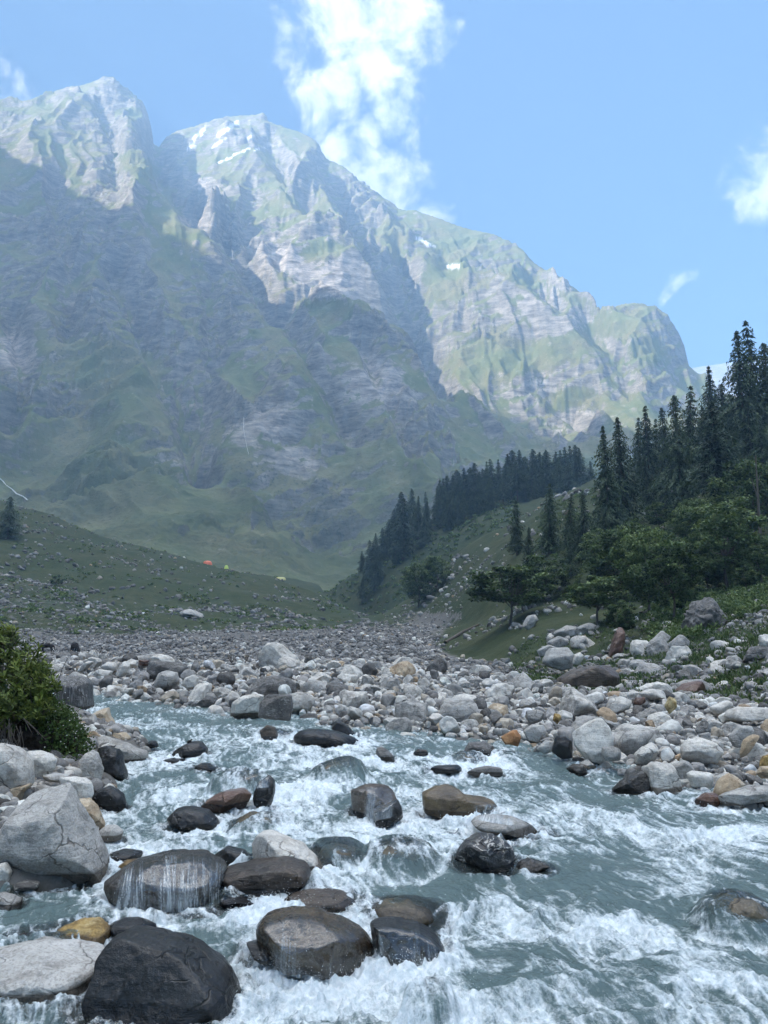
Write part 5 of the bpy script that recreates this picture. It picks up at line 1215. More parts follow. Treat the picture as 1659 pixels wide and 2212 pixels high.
def by_pixel(px, pbase, ptop, y0=50.0, Y=None):
    if Y is None: q = hit(px, pbase, y0)
    else:
        p = at(float(px), float(pbase), float(Y)); q = np.array([p[0], p[1], float(ground(p[0], p[1]))])
    a, b, c = ray(px, ptop); h = ZC + c / b * q[1] - q[2]
    return q, float(h)
PL = []
G1 = "conifers of the wooded slope"
for px_, pt_, pb_, Yf, v, w_, lab in [
    (1316, 921, 1155, None, 0, .95, "slim tall spruce at the wooded slope's left end, standing clear against the mountain"),
    (1350, 900, 1135, None, 1, .9, "tall spruce just right of the slim one at the wooded slope's left end"),
    (1385, 904, 1120, 190, 2, .9, "narrow spruce in the gap between the two tallest left spruces and the twin topped pair"),
    (1407, 879, 1110, 185, 0, 1, "spruce with the higher tip of a close pair in the left wooded slope"),
    (1424, 905, 1090, 195, 5, 1, "thin pole like spruce right of the close pair"),
    (1448, 882, 1100, 190, 1, .9, "bluish spruce close behind the big foreground spruce's left side"),
    (1473, 855, 1115, 150, 3, .82, "big dark spruce in front, middle of the wooded slope"),
    (1497, 838, 1060, 200, 2, 1.1, "open topped spruce on the ridge right of the big dark one"),
    (1547, 792, 1040, 195, 0, .85, "dead tipped spruce rising above the ridge where the pale plateau shows"),
    (1571, 830, 1040, 195, 3, 1, "short round topped conifer beside the dead tipped spruce"),
    (1550, 868, 1085, 130, 4, 1.15, "spruce with a long bare pale trunk at the front of the wooded slope"),
    (1612, 715, 1010, 160, 1, .85, "massive spruce near the right edge, second highest treetop"),
    (1642, 696, 1000, 165, 2, 1.0, "highest treetop of all, a ragged spruce at the right edge"),
    (1672, 740, 1010, 160, 3, .9, "spruce cut off by the right edge behind the highest one"),
    (1117, 1081, 1200, None, 5, 1.25, "small columnar spruce alone on the middle of the grassy slope, left one"),
    (1187, 1047, 1198, None, 0, 1.15, "thin tipped spruce on the grassy slope, right of the columnar one"),
    (1144, 1138, 1205, None, 3, 1, "short bushy conifer between the columnar and the thin tipped spruces"),
    (1234, 1067, 1200, None, 2, 1.2, "pale green conifer with a bare lower trunk left of the dark drooping one"),
    (1264, 1060, 1215, None, 3, .75, "dark drooping conifer at the slope's middle right of the pale green one"),
    (1233, 1140, 1253, None, 5, .9, "narrow creeper clad dead spruce hanging over the grassy slope"),
    (1524, 880, 1075, 175, 1, 1, "shadowy spruce right of the big dark spruce"),
    (1590, 850, 1050, 165, 3, .9, "dark spruce below the massive one near the right edge"),
    (1630, 860, 1060, 150, 0, 1.1, "dark spruce under the highest treetop at the right edge"),
    (1500, 900, 1090, 165, 0, 1, "shadowy spruce directly behind the big dark one's right side"),
    (1405, 980, 1135, 165, 3, .8, "low dark conifer under the close pair"),
    (1440, 990, 1150, 160, 1, 1, "low dark conifer left of the big dark spruce's foot"),
    (1655, 900, 1080, 145, 1, 1, "dark conifer at the right edge half hidden by leafy trees"),
    (1575, 930, 1090, 145, 3, .9, "dark conifer right of the bare pale trunk")]:
    q, h = by_pixel(px_, pb_, pt_, 60, Yf)
    PL.append((px_, pt_, pb_))
    plant_tree("conifer_tree", CON[v], q, max(h, 4) / 25, lab, "conifer", G1, scx=w_)
# the shadowed wood that fills the slope between them
rw = random.Random(23)
for k in range(62):
    px_ = rw.uniform(1325, 1700); top_lim = np.interp(px_, [1325, 1400, 1450, 1500, 1560, 1600, 1700], [1010, 965, 950, 915, 880, 830, 800])
    pt_ = top_lim + rw.uniform(0, 150) * (1 if px_ > 1400 else .6); pb_ = pt_ + rw.uniform(120, 190)
    Yf = float(np.interp(pt_ - top_lim, [0, 150], [200, 138]))
    q, h = by_pixel(px_, pb_, pt_, 60, Yf)
    if h < 8: continue
    plant_tree("conifer_tree", CON[rw.choice([0, 1, 3, 3, 5])], q, min(h, 34) / 25, "shaded conifer filling the wood behind the singled out spruces and leafy trees", "conifer", "shaded conifers filling the wood", scx=rw.uniform(.85, 1.15))
# hazy stand on the far spur
tops = [(784,1190),(800,1166),(812,1152),(826,1140),(840,1122),(853,1100),(868,1062),(890,1055),(905,1092),(921,1062),(943,1050),(955,1033),(966,1027),(975,1025),(986,1015),(1003,1012),(1013,1010),(1022,1000),(1034,1018),(1043,1012),(1052,997),(1064,992),(1077,992),(1090,982),(1101,985),(1111,972),(1122,972),(1135,985),(1150,970),(1163,977),(1173,985),(1182,972),(1197,975),(1213,972),(1222,965),(1232,962),(1241,960),(1252,968),(1276,996)]
sx_, sy_ = np.array(SPUR, float).T
for k, (px_, pt_) in enumerate(tops):
    for row in range(3 if px_ < 1215 else 1):
        if row and random.random() < .25: continue
        jx = px_ + (0 if row == 0 else random.uniform(-16, 16)); bp = np.interp(jx, sx_, sy_) + 8 + row * random.uniform(10, 24) * (px_ > 840)
        t_ = pt_ if row == 0 else pt_ + random.uniform(6, 46) * row ** .7
        Yr = 428 - row * 14
        a, b, c = ray(jx, t_); x = a / b * Yr; zt = ZC + c / b * Yr; zg = float(ground(x, Yr)) - .5; h = max(7.0, zt - zg)
        lab = "lone small spruce right of the hazy stand on the spur" if px_ == 1276 else "slender spruce packed in the hazy blue stand along the far spur"
        plant_tree("conifer_tree", CON[(k * 3 + row * 2 + k // 4) % 6], (x, Yr, zg), h / 25, lab, "conifer", "hazy conifer stand on the far spur" if px_ != 1276 else None, scx=random.uniform(.9, 1.5))
# broadleaf trees of the slope
G2 = "leafy trees of the wooded slope"
for px_, pt_, pb_, Yf, v, w_, lab in [
    (1100, 1190, 1352, None, 4, 1.15, "spreading leafy tree on a thin curved trunk, leftmost on the grassy slope"),
    (1130, 1215, 1322, None, 2, 1.0, "small leafy tree with layered boughs right of the curved trunk"),
    (1180, 1195, 1300, None, 0, 1.0, "leafy tree on a pale thin trunk under the thin tipped spruce"),
    (1290, 1215, 1352, None, 4, 1.1, "open leafy tree with a crooked trunk above the jumbled slope rocks"),
    (1345, 1290, 1385, None, 2, .9, "small drooping leafy tree below the open crooked one"),
    (1345, 1130, 1300, None, 1, .8, "dense leafy tree behind the crooked one"),
    (1400, 1145, 1330, None, 3, .75, "tall leafy tree in the middle of the wooded slope's foot"),
    (1455, 1170, 1345, None, 0, .85, "leafy tree right of the tall middle one at the slope's foot"),
    (1500, 1150, 1340, 100, 1, .75, "leafy tree left of the big round one"),
    (1578, 1090, 1330, 92, 3, .9, "biggest round bright leafy tree near the right edge"),
    (1640, 985, 1250, 112, 1, .8, "leafy tree high at the right edge, in front of the dark spruces"),
    (1590, 1020, 1220, 125, 0, .9, "leafy tree above the biggest round one"),
    (1655, 1160, 1350, 88, 0, .9, "leafy tree at the right edge below the high one"),
    (1430, 1080, 1230, 135, 2, 1, "shaded leafy tree under the big dark spruce's left"),
    (1375, 1120, 1260, 128, 0, .9, "shaded leafy tree behind the tall middle one"),
    (1530, 1080, 1240, 120, 0, 1, "shaded leafy tree at the foot of the bare pale trunk"),
    (1300, 1150, 1260, None, 3, .9, "dark leafy tree at the foot of the slim tall spruce"),
    (1490, 1265, 1375, 82, 4, .9, "low leafy tree beside the brown crag"),
    (1620, 1230, 1370, 80, 2, .9, "low leafy tree at the foot of the biggest round one"),
    (903, 1218, 1290, 240, 3, .7, "dark round tree on the shrubby valley side, left of a pair"),
    (943, 1200, 1268, 240, 0, .8, "dark round tree on the shrubby valley side, right of a pair")]:
    q, h = by_pixel(px_, pb_, pt_, 55, Yf)
    plant_tree("leafy_tree", BRO[v], q, max(h, 3) / 12, lab, "broadleaf tree", G2, scx=w_ * (1.3 if px_ < 1300 else 1.22))
for k in range(30):
    px_ = rw.uniform(1330, 1700); pt_ = np.interp(px_, [1330, 1450, 1560, 1700], [1140, 1110, 1040, 1000]) + rw.uniform(0, 190); pb_ = pt_ + rw.uniform(110, 160)
    Yf = float(np.interp(pt_, [1000, 1300], [135, 84]))
    q, h = by_pixel(px_, pb_, pt_, 55, Yf)
    if h < 3: continue
    plant_tree("leafy_tree", BRO[rw.choice([0, 1, 3, 3, 2])], q, min(h, 15) / 12, "leafy tree merging into the green mass at the slope's foot", "broadleaf tree", "leafy trees massed at the slope's foot", scx=rw.uniform(.8, 1.05))
q, h = by_pixel(14, 1187, 1072, 100, 300)
plant_tree("conifer_tree", CON[3], q, h / 25, "lone dark conifer at the left edge above the meadow", "conifer", None, scx=1.35)
q, h = by_pixel(122, 1266, 1243, 100)
plant_tree("shrub", SHR[0], q, h / 3 * 1.1, "single dark bush on the left meadow slope", "shrub", None, scx=.8)
q, h = by_pixel(1636, 1085, 984, 55, 104)
V, Fc = tubes([([np.array([0, 0, -1.]), np.array([.1, 0, h * .5]), np.array([.25, 0, h])], [.24, .18, .07]), ([np.array([.1, 0, h * .62]), np.array([-.5, .1, h * .8])], [.10, .04]), ([np.array([.15, 0, h * .75]), np.array([.8, -.2, h * .86])], [.08, .03])])
tag(link("dead_tree", mesh("dead_tree", V, Fc, M_bark), loc=q), "bare broken pale snag standing among the leafy trees at the right edge", "dead tree")
# scrub covering the spur face and dotting the meadows: nobody could count it
def scrub(name, pts, seed, hmin, hmax, mat, ls=1.0, n_=26):
    r = np.random.default_rng(seed); C, A, U, L, W, T = [], [], [], [], [], []
    for x, y, z in pts:
        h = r.uniform(hmin, hmax); v = r.normal(size=(n_, 3)); v[:, 2] = np.abs(v[:, 2]); v /= np.linalg.norm(v, axis=1)[:, None]
        c = np.array([x, y, z]) + v * np.array([h * .9, h * .9, h * .8]) * r.random((n_, 1)) ** .4
        C.append(c); A.append(v + r.normal(0, .5, (n_, 3))); U.append(np.array([0, 0, 1.]) + r.normal(0, .5, (n_, 3))); L.append(r.uniform(.4, .8, n_) * h * ls); W.append(r.uniform(.3, .6, n_) * h * ls)
        T.append(np.clip(.35 + .4 * v[:, 2] + r.normal(0, .15, n_), 0, 1))
    V, Fc, tt = quads(np.concatenate(C), np.concatenate(A), np.concatenate(U), np.concatenate(L), np.concatenate(W), np.concatenate(T), -.08)
    return tag(link(name, mesh(name, V, Fc, mat, {'tint': tt}, smooth=False)), kind="stuff")
r_ = np.random.default_rng(17)
n = 42000; u = r_.uniform(-.62, .62, n); y = np.exp(r_.uniform(math.log(55), math.log(470), n)); x = u * y; P = np.stack([x, y, ground(x, y)], -1); a_, b_ = proj(P)
k_ = (a_ > 690) & (a_ < 1120) & (b_ < 1330) & (y > 335); k_ &= r_.random(n) < .75
scrub("undergrowth", P[k_][:2600], 61, .8, 2.0, M_leaf)
k_ = (a_ < 760) & (y > 150) & (y < 400) & (r_.random(n) < .9 * sstep(.15, .55, fbm(x / 14, y / 14, o=4, seed=77)))
scrub("undergrowth", P[k_][:1100], 62, .4, 1.1, M_leaf)
k_ = (a_ > 1160) & (y > 56) & (y < 215) & (r_.random(n) < .30 + .6 * sstep(0, .5, fbm(x / 9, y / 9, o=4, seed=78))) & ((b_ < 1300 - .0 * a_) | (a_ > 1400))
scrub("undergrowth", P[k_][:2400], 63, .4, 1.1, M_leaf, .4, 80)
# ------------------------------------------------------------------ plants of the left bank
def soil_mat():
    m, t = new_mat("dark_earth"); P = t.n('ShaderNodeNewGeometry').outputs['Position']
    a = t.noise(P, 5, 6, .7); b = t.noise(t.mapping(P, (9, 9, 2)), 2, 5, .65)
    t.done(t.pbsdf(t.ramp(t.math('ADD', t.math('MULTIPLY', a, .6), t.math('MULTIPLY', b, .4)), [(.35, (.010, .008, .006)), (.55, (.035, .027, .02)), (.72, (.085, .068, .052))]), .95, t.bump(a, 1, .12), .1)); return m
MS['soil'] = soil_mat()
BANK_PTS = [(-260,1490),(40,1492),(100,1515),(140,1555),(170,1600),(188,1640),(165,1685),(100,1692),(-260,1692)]
bank = hero('D', BANK_PTS, 'soil', "dark earthy bank with hanging roots beneath the leafy bush", Y=13.0, kind='bank', rough=1.6, facets=0, box=.8, sub=6, depth=.5, name="earth_bank", cat="earth bank")
V_ = np.empty(len(bank.data.vertices) * 3); bank.data.vertices.foreach_get('co', V_); V_ = V_.reshape(-1, 3) + np.array(bank.location)
N_ = np.empty(len(V_) * 3); bank.data.vertex_normals.foreach_get('vector', N_); N_ = N_.reshape(-1, 3)
bu, bv = proj(V_); r_ = np.random.default_rng(5)

def leafmesh(name, C, A, U, L, W, T, mat, parent=None, bend=.1):
    V, Fc, tt = quads(np.array(C), np.array(A), np.array(U), np.array(L), np.array(W), np.array(T), bend)
    return link(name, mesh(name, V, Fc, mat, {'tint': tt}, smooth=False), parent)

# broad leaved shrub
e = empty("shrub", tuple(at(20., 1560., 13.2)))
tag(e, "leafy yellow green shrub overhanging the river at the left edge", "shrub")
o_ = np.array(e.location)
C, A, U, L, W, T, stems = [], [], [], [], [], [], []
for cx, cy, rp, Yc in [(20,1405,48,13.4),(58,1432,40,13.2),(84,1462,34,13.0),(98,1492,30,12.9),(45,1472,46,12.9),(0,1450,55,13.2),(68,1520,40,12.8),(18,1522,46,12.7),(-45,1425,75,13.4),(-70,1500,80,13.2),(8,1380,30,13.6),(92,1532,26,12.7),(35,1545,34,12.6),(-20,1550,45,12.6)]:
    c0 = at(float(cx), float(cy), Yc); R0 = rp * Yc / F
    for k in range(int(15 + rp * .9)):
        v = r_.normal(size=3); v[1] -= .35; v[2] += .3; v /= np.linalg.norm(v)
        tip = c0 + v * R0 * r_.uniform(.55, 1.08) * np.array([1, 1.1, 1])
        gd = v * .7 + np.array([0, 0, .65]) + r_.normal(0, .3, 3); gd /= np.linalg.norm(gd)
        if r_.random() < .3: stems.append(([c0 - np.array([0, 0, R0 * .6]), (c0 + tip) / 2, tip], [.010, .007, .003]))
        s1 = np.cross(gd, [.3, .5, .8]); s1 /= np.linalg.norm(s1); s2 = np.cross(gd, s1); tb = r_.normal(0, .13)
        for j in range(9):
            an = j * 2.4 + r_.normal(0, .3); out = s1 * math.cos(an) + s2 * math.sin(an)
            ax = out * r_.uniform(.7, 1.1) + gd * r_.uniform(.1, .9); ax /= np.linalg.norm(ax); ln = r_.uniform(.075, .135)
            C.append(tip + ax * ln * .55 - gd * .012 * j - o_); A.append(ax); U.append(gd + r_.normal(0, .15, 3)); L.append(ln); W.append(ln * r_.uniform(.30, .42))
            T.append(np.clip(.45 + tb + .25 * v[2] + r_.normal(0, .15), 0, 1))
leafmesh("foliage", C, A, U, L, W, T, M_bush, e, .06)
V, Fc = tubes([([p - o_ for p in a], b) for a, b in stems]); link("stem", mesh("stem", V, Fc, M_bark), e)

# herbs and small white flowers creeping down the bank
def in_poly(px, py, poly):
    ins = np.zeros(px.shape, bool); n_ = len(poly)
    for i in range(n_):
        (x1, y1), (x2, y2) = poly[i], poly[(i + 1) % n_]
        ins ^= ((y1 > py) != (y2 > py)) & (px < (x2 - x1) * (py - y1) / (y2 - y1 + 1e-9) + x1)
    return ins
HP = [(60,1500),(110,1495),(150,1520),(185,1560),(215,1610),(215,1650),(160,1655),(150,1690),(112,1680),(100,1620),(80,1570),(20,1530)]
idx = np.where(in_poly(bu, bv, HP) & (N_[:, 1] < .35))[0]
C, A, U, L, W, T, FC = [], [], [], [], [], [], []
for i in r_.choice(idx, 5200):
    p = V_[i] + N_[i] * (abs(r_.normal(0, .06)) + .01) + r_.normal(0, .035, 3); v = N_[i] * .5 + r_.normal(0, .6, 3) + np.array([0, 0, .25])
    C.append(p); A.append(v); U.append(N_[i] + r_.normal(0, .4, 3)); ln = r_.uniform(.03, .075); L.append(ln); W.append(ln * r_.uniform(.45, .7)); T.append(np.clip(r_.normal(.45, .2), 0, 1))
    if r_.random() < .030: FC.append(p + N_[i] * .05)
tag(leafmesh("herbs", C, A, U, L, W, T, M_herb), kind="stuff")
mfl, t_ = new_mat("white_petals"); t_.done(t_.pbsdf((.75, .74, .66), .6))
P0, f0 = ico(1); FC = np.array(FC)
tag(link("flowers", mesh("flowers", (FC[:, None, :] + P0[None] * np.array([.011, .011, .007])).reshape(-1, 3), (f0[None] + (np.arange(len(FC)) * len(P0))[:, None, None]).reshape(-1, 3), mfl)), kind="stuff")
# hanging roots under the shrub
lst = []
for k in range(46):
    p = at(r_.uniform(-30, 60), r_.uniform(1550, 1585), 12.3); q = p + np.array([r_.normal(0, .12), r_.normal(0, .06), -r_.uniform(.2, .6)])
    lst.append(([p, (p + q) / 2 + r_.normal(0, .04, 3), q], [.008, .006, .003]))
V, Fc = tubes([([np.array(x) - np.array(bank.location) for x in a], b) for a, b in lst], 5); link("roots", mesh("roots", V, Fc, M_bark), bank)

def twiggy(label, px, pb, pt, Y, n_, spread, seed, rad=.006, cat="dry shrub", name="dry_shrub"):
    r = np.random.default_rng(seed); b0 = at(float(px), float(pb), Y); hh = (pb - pt) * Y / F; lst = []
    for k in range(n_):
        d = np.array([r.normal(0, spread), r.normal(0, spread), 1.]); tip = d * hh * r.uniform(.6, 1.0); mid_ = tip * .5 + r.normal(0, .06 * hh, 3)
        lst.append(([np.zeros(3), mid_, tip], [rad, rad * .7, rad * .3]))
        for j in range(3):
            lst.append(([mid_, mid_ + (tip - mid_) * .5 + r.normal(0, .15 * hh, 3)], [rad * .6, rad * .25]))
    V, Fc = tubes(lst, 5); o = link(name, mesh(name, V, Fc, M_bark), loc=b0); return tag(o, label, cat)
twiggy("bare thin twig leaning out of the leafy shrub before the cobbles", 126, 1470, 1412, 12.9, 1, .35, 3, .006, "twig", "twig")
twiggy("reddish dry shrub among the cobbles right of the two grazing animals", 212, 1424, 1400, 36, 16, .5, 4, .010)
twiggy("leafless dry shrub on the cobbles in the middle distance", 500, 1432, 1408, 36, 12, .35, 5, .010)
twiggy("taller leafless dry shrub right of the other bare one on the cobbles", 530, 1432, 1404, 36, 10, .3, 6, .010)

# ------------------------------------------------------------------ crags, fallen log on the slope
K = dict(kind='bank', sub=5, cat="rock")
hero('D', [(1478,1385),(1488,1320),(1510,1296),(1545,1296),(1562,1330),(1572,1392),(1520,1405)], 'dark', "brown crag jutting from the foot of the wooded slope", Y=58, rough=4.0, facets=9, box=.6, name="crag", **dict(K, sub=6))
hero('D', [(1308,1425),(1332,1362),(1350,1345),(1352,1388),(1328,1432)], 'rust', "slanting brown slab of rock left of the brown crag", Y=60, rough=1.6, facets=6, box=.65, name="rock", **K)
for p_, l_ in [([(1128,1350),(1140,1330),(1157,1327),(1163,1340),(1146,1358)], "pale boulder lying alone on the grass below the curved trunk"),
               ([(1195,1368),(1225,1350),(1258,1356),(1250,1372),(1212,1380)], "topmost pale block of the rock jumble on the grassy slope"),
               ([(1180,1388),(1205,1374),(1230,1380),(1222,1396),(1190,1400)], "middle pale block of the rock jumble on the grassy slope"),
               ([(1160,1405),(1185,1392),(1205,1400),(1190,1414),(1165,1416)], "lowest pale block of the rock jumble on the grassy slope"),
               ([(1235,1395),(1262,1376),(1275,1384),(1255,1402)], "pale slab right of the rock jumble on the grassy slope"),
               ([(1440,1395),(1470,1370),(1490,1385),(1480,1405)], "grey rock at the left foot of the brown crag"),
               ([(1395,1395),(1430,1362),(1448,1375),(1430,1405)], "grey wedge shaped rock halfway between slab and brown crag"),
               ([(383,1322),(410,1315),(438,1326),(440,1336),(420,1328),(392,1330)], "pale flat rock shining in the left meadow"),
               ([(735,1412),(748,1401),(756,1412),(750,1420),(737,1420)], "upright pale rock on the cobbles in the middle distance"),
               ([(775,1416),(785,1408),(805,1408),(812,1416),(800,1421),(780,1421)], "dark flat rock on the cobbles in the middle distance"),
               ([(1450,1500),(1480,1478),(1510,1470),(1535,1490),(1500,1506)], "brown tilted slab in the grass at the right")]:
    hero('D', p_, 'rust' if 'brown tilted' in l_ else ('dark' if 'dark' in l_ else 'grey'), l_, name="rock", facets=4, **dict(K, sub=4))
a_ = hit(962, 1392, 60); b_ = hit(1034, 1352, 60)
V, Fc = tube([a_ + [0, 0, .15], (a_ + b_) / 2 + [0, 0, .4], b_ + [0, 0, .2]], [.32, .26, .14], 8)
tag(link("fallen_log", mesh("fallen_log", V - a_, Fc, M_bark), loc=a_), "grey fallen log lying on the grassy slope below the stones", "log")

r_ = np.random.default_rng(55)
RV = [mesh("rock", *variant(900 + k, 5), None, {'wet': np.zeros(2562)}) for k in range(6)]
for s_ in RV: s_.materials.append(MS['grey'])
for k in range(34):
    px_ = r_.uniform(1170, 1690); py_ = r_.uniform(1350, 1500); q = hit(px_, py_, 28)
    if not 30 < q[1] < 78: continue
    o = link("rock", RV[k % 6], loc=q + [0, 0, .1]); rr_ = r_.uniform(.35, .95) * q[1] / 50
    o.rotation_euler = (r_.normal(0, .3), r_.normal(0, .3), r_.uniform(0, 6.28)); o.scale = tuple(rr_ * r_.uniform(.8, 1.3, 3)); o.material_slots[0].link = 'OBJECT'
    o.material_slots[0].material = MS['dark' if k % 4 == 0 else ('pale' if k % 3 == 0 else 'grey')]
    tag(o, ("dark" if k % 4 == 0 else ("pale" if k % 3 == 0 else "grey")) + " angular rock strewn over the stony slope behind the right bank", "rock", "rocks strewn over the right stony slope")
# grass between those stones
n = 26000; u = r_.uniform(.16, .64, n); y = np.exp(r_.uniform(math.log(27), math.log(80), n)); x = u * y; a_, b_ = proj(np.stack([x, y, ground(x, y)], -1))
k_ = (r_.random(n) < .15 + .9 * sstep(-.1, .4, fbm(x / 6, y / 6, o=4, seed=88))) & (y > np.interp(u, UG, bY) + 1); x, y = x[k_][:7000], y[k_][:7000]
g0 = np.repeat(np.stack([x, y, ground(x, y)], -1), 5, 0); m_ = len(g0); dv = np.stack([r_.normal(0, .45, m_), r_.normal(0, .45, m_), np.ones(m_)], -1); hh = r_.uniform(.12, .34, m_)
g0[:, :2] += r_.normal(0, .14, (m_, 2))
tag(leafmesh("grass", g0 + dv * hh[:, None] * .5, dv, r_.normal(size=(m_, 3)), hh, hh * .22, np.clip(r_.normal(.45, .2, m_), 0, 1), M_leaf), kind="stuff")

# ------------------------------------------------------------------ tents
def fabric(name, c):
    m, t = new_mat(name); t.done(t.pbsdf(c, .55)); return m
def tent(label, px, pb, wpx, hpx, col, dcol, boxy=0.0, Yf=None):
    q = hit(px, pb, 150); k_ = 0
    while q[1] > 450 and k_ < 30: pb += 1; k_ += 1; q = hit(px, pb, 150)
    Y = q[1]; Wd = wpx * Y / F; Hh = hpx * Y / F
    e = empty("tent", tuple(q)); tag(e, label, "tent", "tents pitched at the meadow's edge")
    n1_, n2_ = 24, 9; V = []
    for i in range(n2_ + 1):
        ph = i / n2_ * math.pi / 2
        for k in range(n1_):
            th = k / n1_ * 2 * math.pi; cr = math.cos(ph) ** (.7 - .4 * boxy); sg = 1 + .05 * math.cos(4 * th)
            V.append((Wd / 2 * math.cos(th) * cr * sg, Wd * .38 * math.sin(th) * cr * sg, Hh * math.sin(ph) - .25))
    V = np.array(V); Fc = [(i * n1_ + k, i * n1_ + (k + 1) % n1_, (i + 1) * n1_ + (k + 1) % n1_, (i + 1) * n1_ + k) for i in range(n2_) for k in range(n1_)]
    link("canopy", mesh("canopy", V, np.array(Fc), fabric("tent_cloth", col)), e)
    d = np.array([(-.18 * Wd, -.385 * Wd, -.2), (.18 * Wd, -.385 * Wd, -.2), (0, -.30 * Wd, Hh * .72), (0, -.27 * Wd, Hh * .72), (.18 * Wd, -.33 * Wd, -.2), (-.18 * Wd, -.33 * Wd, -.2)])
    link("door", mesh("door", d, np.array([3, 3, 4, 4, 4]) * 0 + 0 if False else np.array([[0, 1, 2, 2], [5, 3, 4, 4], [0, 2, 3, 5], [1, 4, 3, 2]]), fabric("tent_door", dcol), smooth=False), e)
    return e
tent("orange dome tent at the meadow's far edge", 448, 1214, 20, 9, (.80, .20, .10), (.85, .55, .45))
tent("small yellow green dome tent right of the orange one", 489, 1223, 9, 9, (.62, .72, .16), (.45, .55, .12))
tent("long low yellow tent lowest along the meadow's edge", 606, 1251, 22, 6, (.68, .60, .26), (.5, .44, .2), 1.0)

# ------------------------------------------------------------------ grazing animals and the bird
def coat():
    m, t = new_mat("dark_coat"); P = t.n('ShaderNodeTexCoord').outputs['Object']; a = t.noise(P, 4, 4, .6)
    t.done(t.pbsdf(t.mix(a, (.010, .008, .007), (.035, .027, .022)), .7)); return m
M_coat = coat()
def skin(name, pts, edges, rad, mat, parent=None, loc=(0, 0, 0), rz=0., sc=1., sub=2):
    me = bpy.data.meshes.new(name); me.from_pydata([tuple(p) for p in pts], edges, []); me.materials.append(mat)
    o = link(name, me, parent, loc); o.rotation_euler = (0, 0, rz); o.scale = (sc, sc, sc)
    s = o.modifiers.new('skin', 'SKIN'); s.use_smooth_shade = True; s.branch_smoothing = .4
    for k, v in enumerate(me.skin_vertices[0].data): v.radius = rad[k] if not np.isscalar(rad[k]) else (rad[k], rad[k]); v.use_root = k == 0
    o.modifiers.new("sub", 'SUBSURF').levels = sub; o.modifiers["sub"].render_levels = sub
    return o
def grazer(label, px, pb, Y, rz, hgt, gait):
    q = at(float(px), float(pb), Y); q[2] = float(ground(q[0], q[1])) + .15
    # x forward; heights for a pony 1.3 m at the withers, head down to the ground
    P = [(-.05,0,.92),(-.48,0,.96),(-.70,0,.92),(.35,0,.95),(.55,0,.93),(.80,0,.72),(.98,0,.46),(1.08,0,.30),(1.20,0,.14),(1.26,0,.08)]
    Rr = [(.27,.30),(.25,.27),(.17,.2),(.25,.29),(.19,.23),(.12,.17),(.095,.13),(.10,.12),(.065,.075),(.05,.05)]
    E = [(0,1),(1,2),(0,3),(3,4),(4,5),(5,6),(6,7),(7,8),(8,9)]
    def add(pts, rads, root):
        k = root
        for p, r in zip(pts, rads): P.append(p); Rr.append((r, r)); E.append((k, len(P) - 1)); k = len(P) - 1
    for s, g in ((1, gait), (-1, -gait)):
        add([(-.55 + .05, .13 * s, .72), (-.50 + g * .4, .14 * s, .56), (-.68 + g, .14 * s, .36), (-.62 + g, .14 * s, .10), (-.56 + g, .14 * s, 0)], [.15, .095, .055, .04, .05], 1)
        add([(.42, .12 * s, .66), (.42 - g * .6, .12 * s, .42), (.42 - g, .12 * s, .12), (.47 - g, .12 * s, 0)], [.11, .062, .042, .05], 3)
        add([(1.0, .09 * s, .40), (.95, .11 * s, .47)], [.035, .018], 6)
    add([(-.82, 0, .80), (-.88, 0, .55), (-.86, 0, .35)], [.05, .06, .03], 2)
    o = skin("horse", P, E, Rr, M_coat, None, q, rz, hgt / 1.25)
    mane = [(.30,0,1.22),(.55,0,1.16),(.78,0,.93),(.95,0,.64)]
    skin("mane", mane, [(0,1),(1,2),(2,3)], [.05,.07,.06,.04], M_coat, o, sub=1)
    return tag(o, label, "horse", "dark ponies grazing among the cobbles")
grazer("dark pony grazing on the cobbles, nearer the leafy bush", 100, 1413, 88, R(205), 1.15, .10)
grazer("dark pony with lowered head further right of the other pony", 160, 1424, 84, R(-40), 1.15, -.08)
def bird():
    q = at(409., 1606., float(bird_rock.location[1]) + .02)
    bm = bmesh.new()
    def sph(c, s, rot=None):
        r0 = bmesh.ops.create_icosphere(bm, subdivisions=3, radius=1); M = Matrix.Translation(c) @ (rot or Matrix()) @ Matrix.Diagonal((*s, 1)); bmesh.ops.transform(bm, matrix=M, verts=r0['verts'])
    sph((0, 0, .035), (.042, .026, .028), Matrix.Rotation(R(-25), 4, 'Y')); sph((.036, 0, .066), (.018, .016, .017))
    sph((.058, 0, .064), (.012, .004, .004)); sph((-.055, 0, .028), (.030, .012, .005), Matrix.Rotation(R(15), 4, 'Y'))
    for s in (1, -1):
        sph((-.008, .023 * s, .038), (.036, .006, .018), Matrix.Rotation(R(-20), 4, 'Y')); sph((.004, .010 * s, .006), (.003, .003, .014))
    me = bpy.data.meshes.new("bird"); bm.to_mesh(me); bm.free(); me.materials.append(M_coat)
    for p in me.polygons: p.use_smooth = True
    o = link("bird", me, loc=q); o.rotation_euler = (0, 0, R(20)); return tag(o, "small dark bird perched on the black hump rock in the river", "bird")
bird()

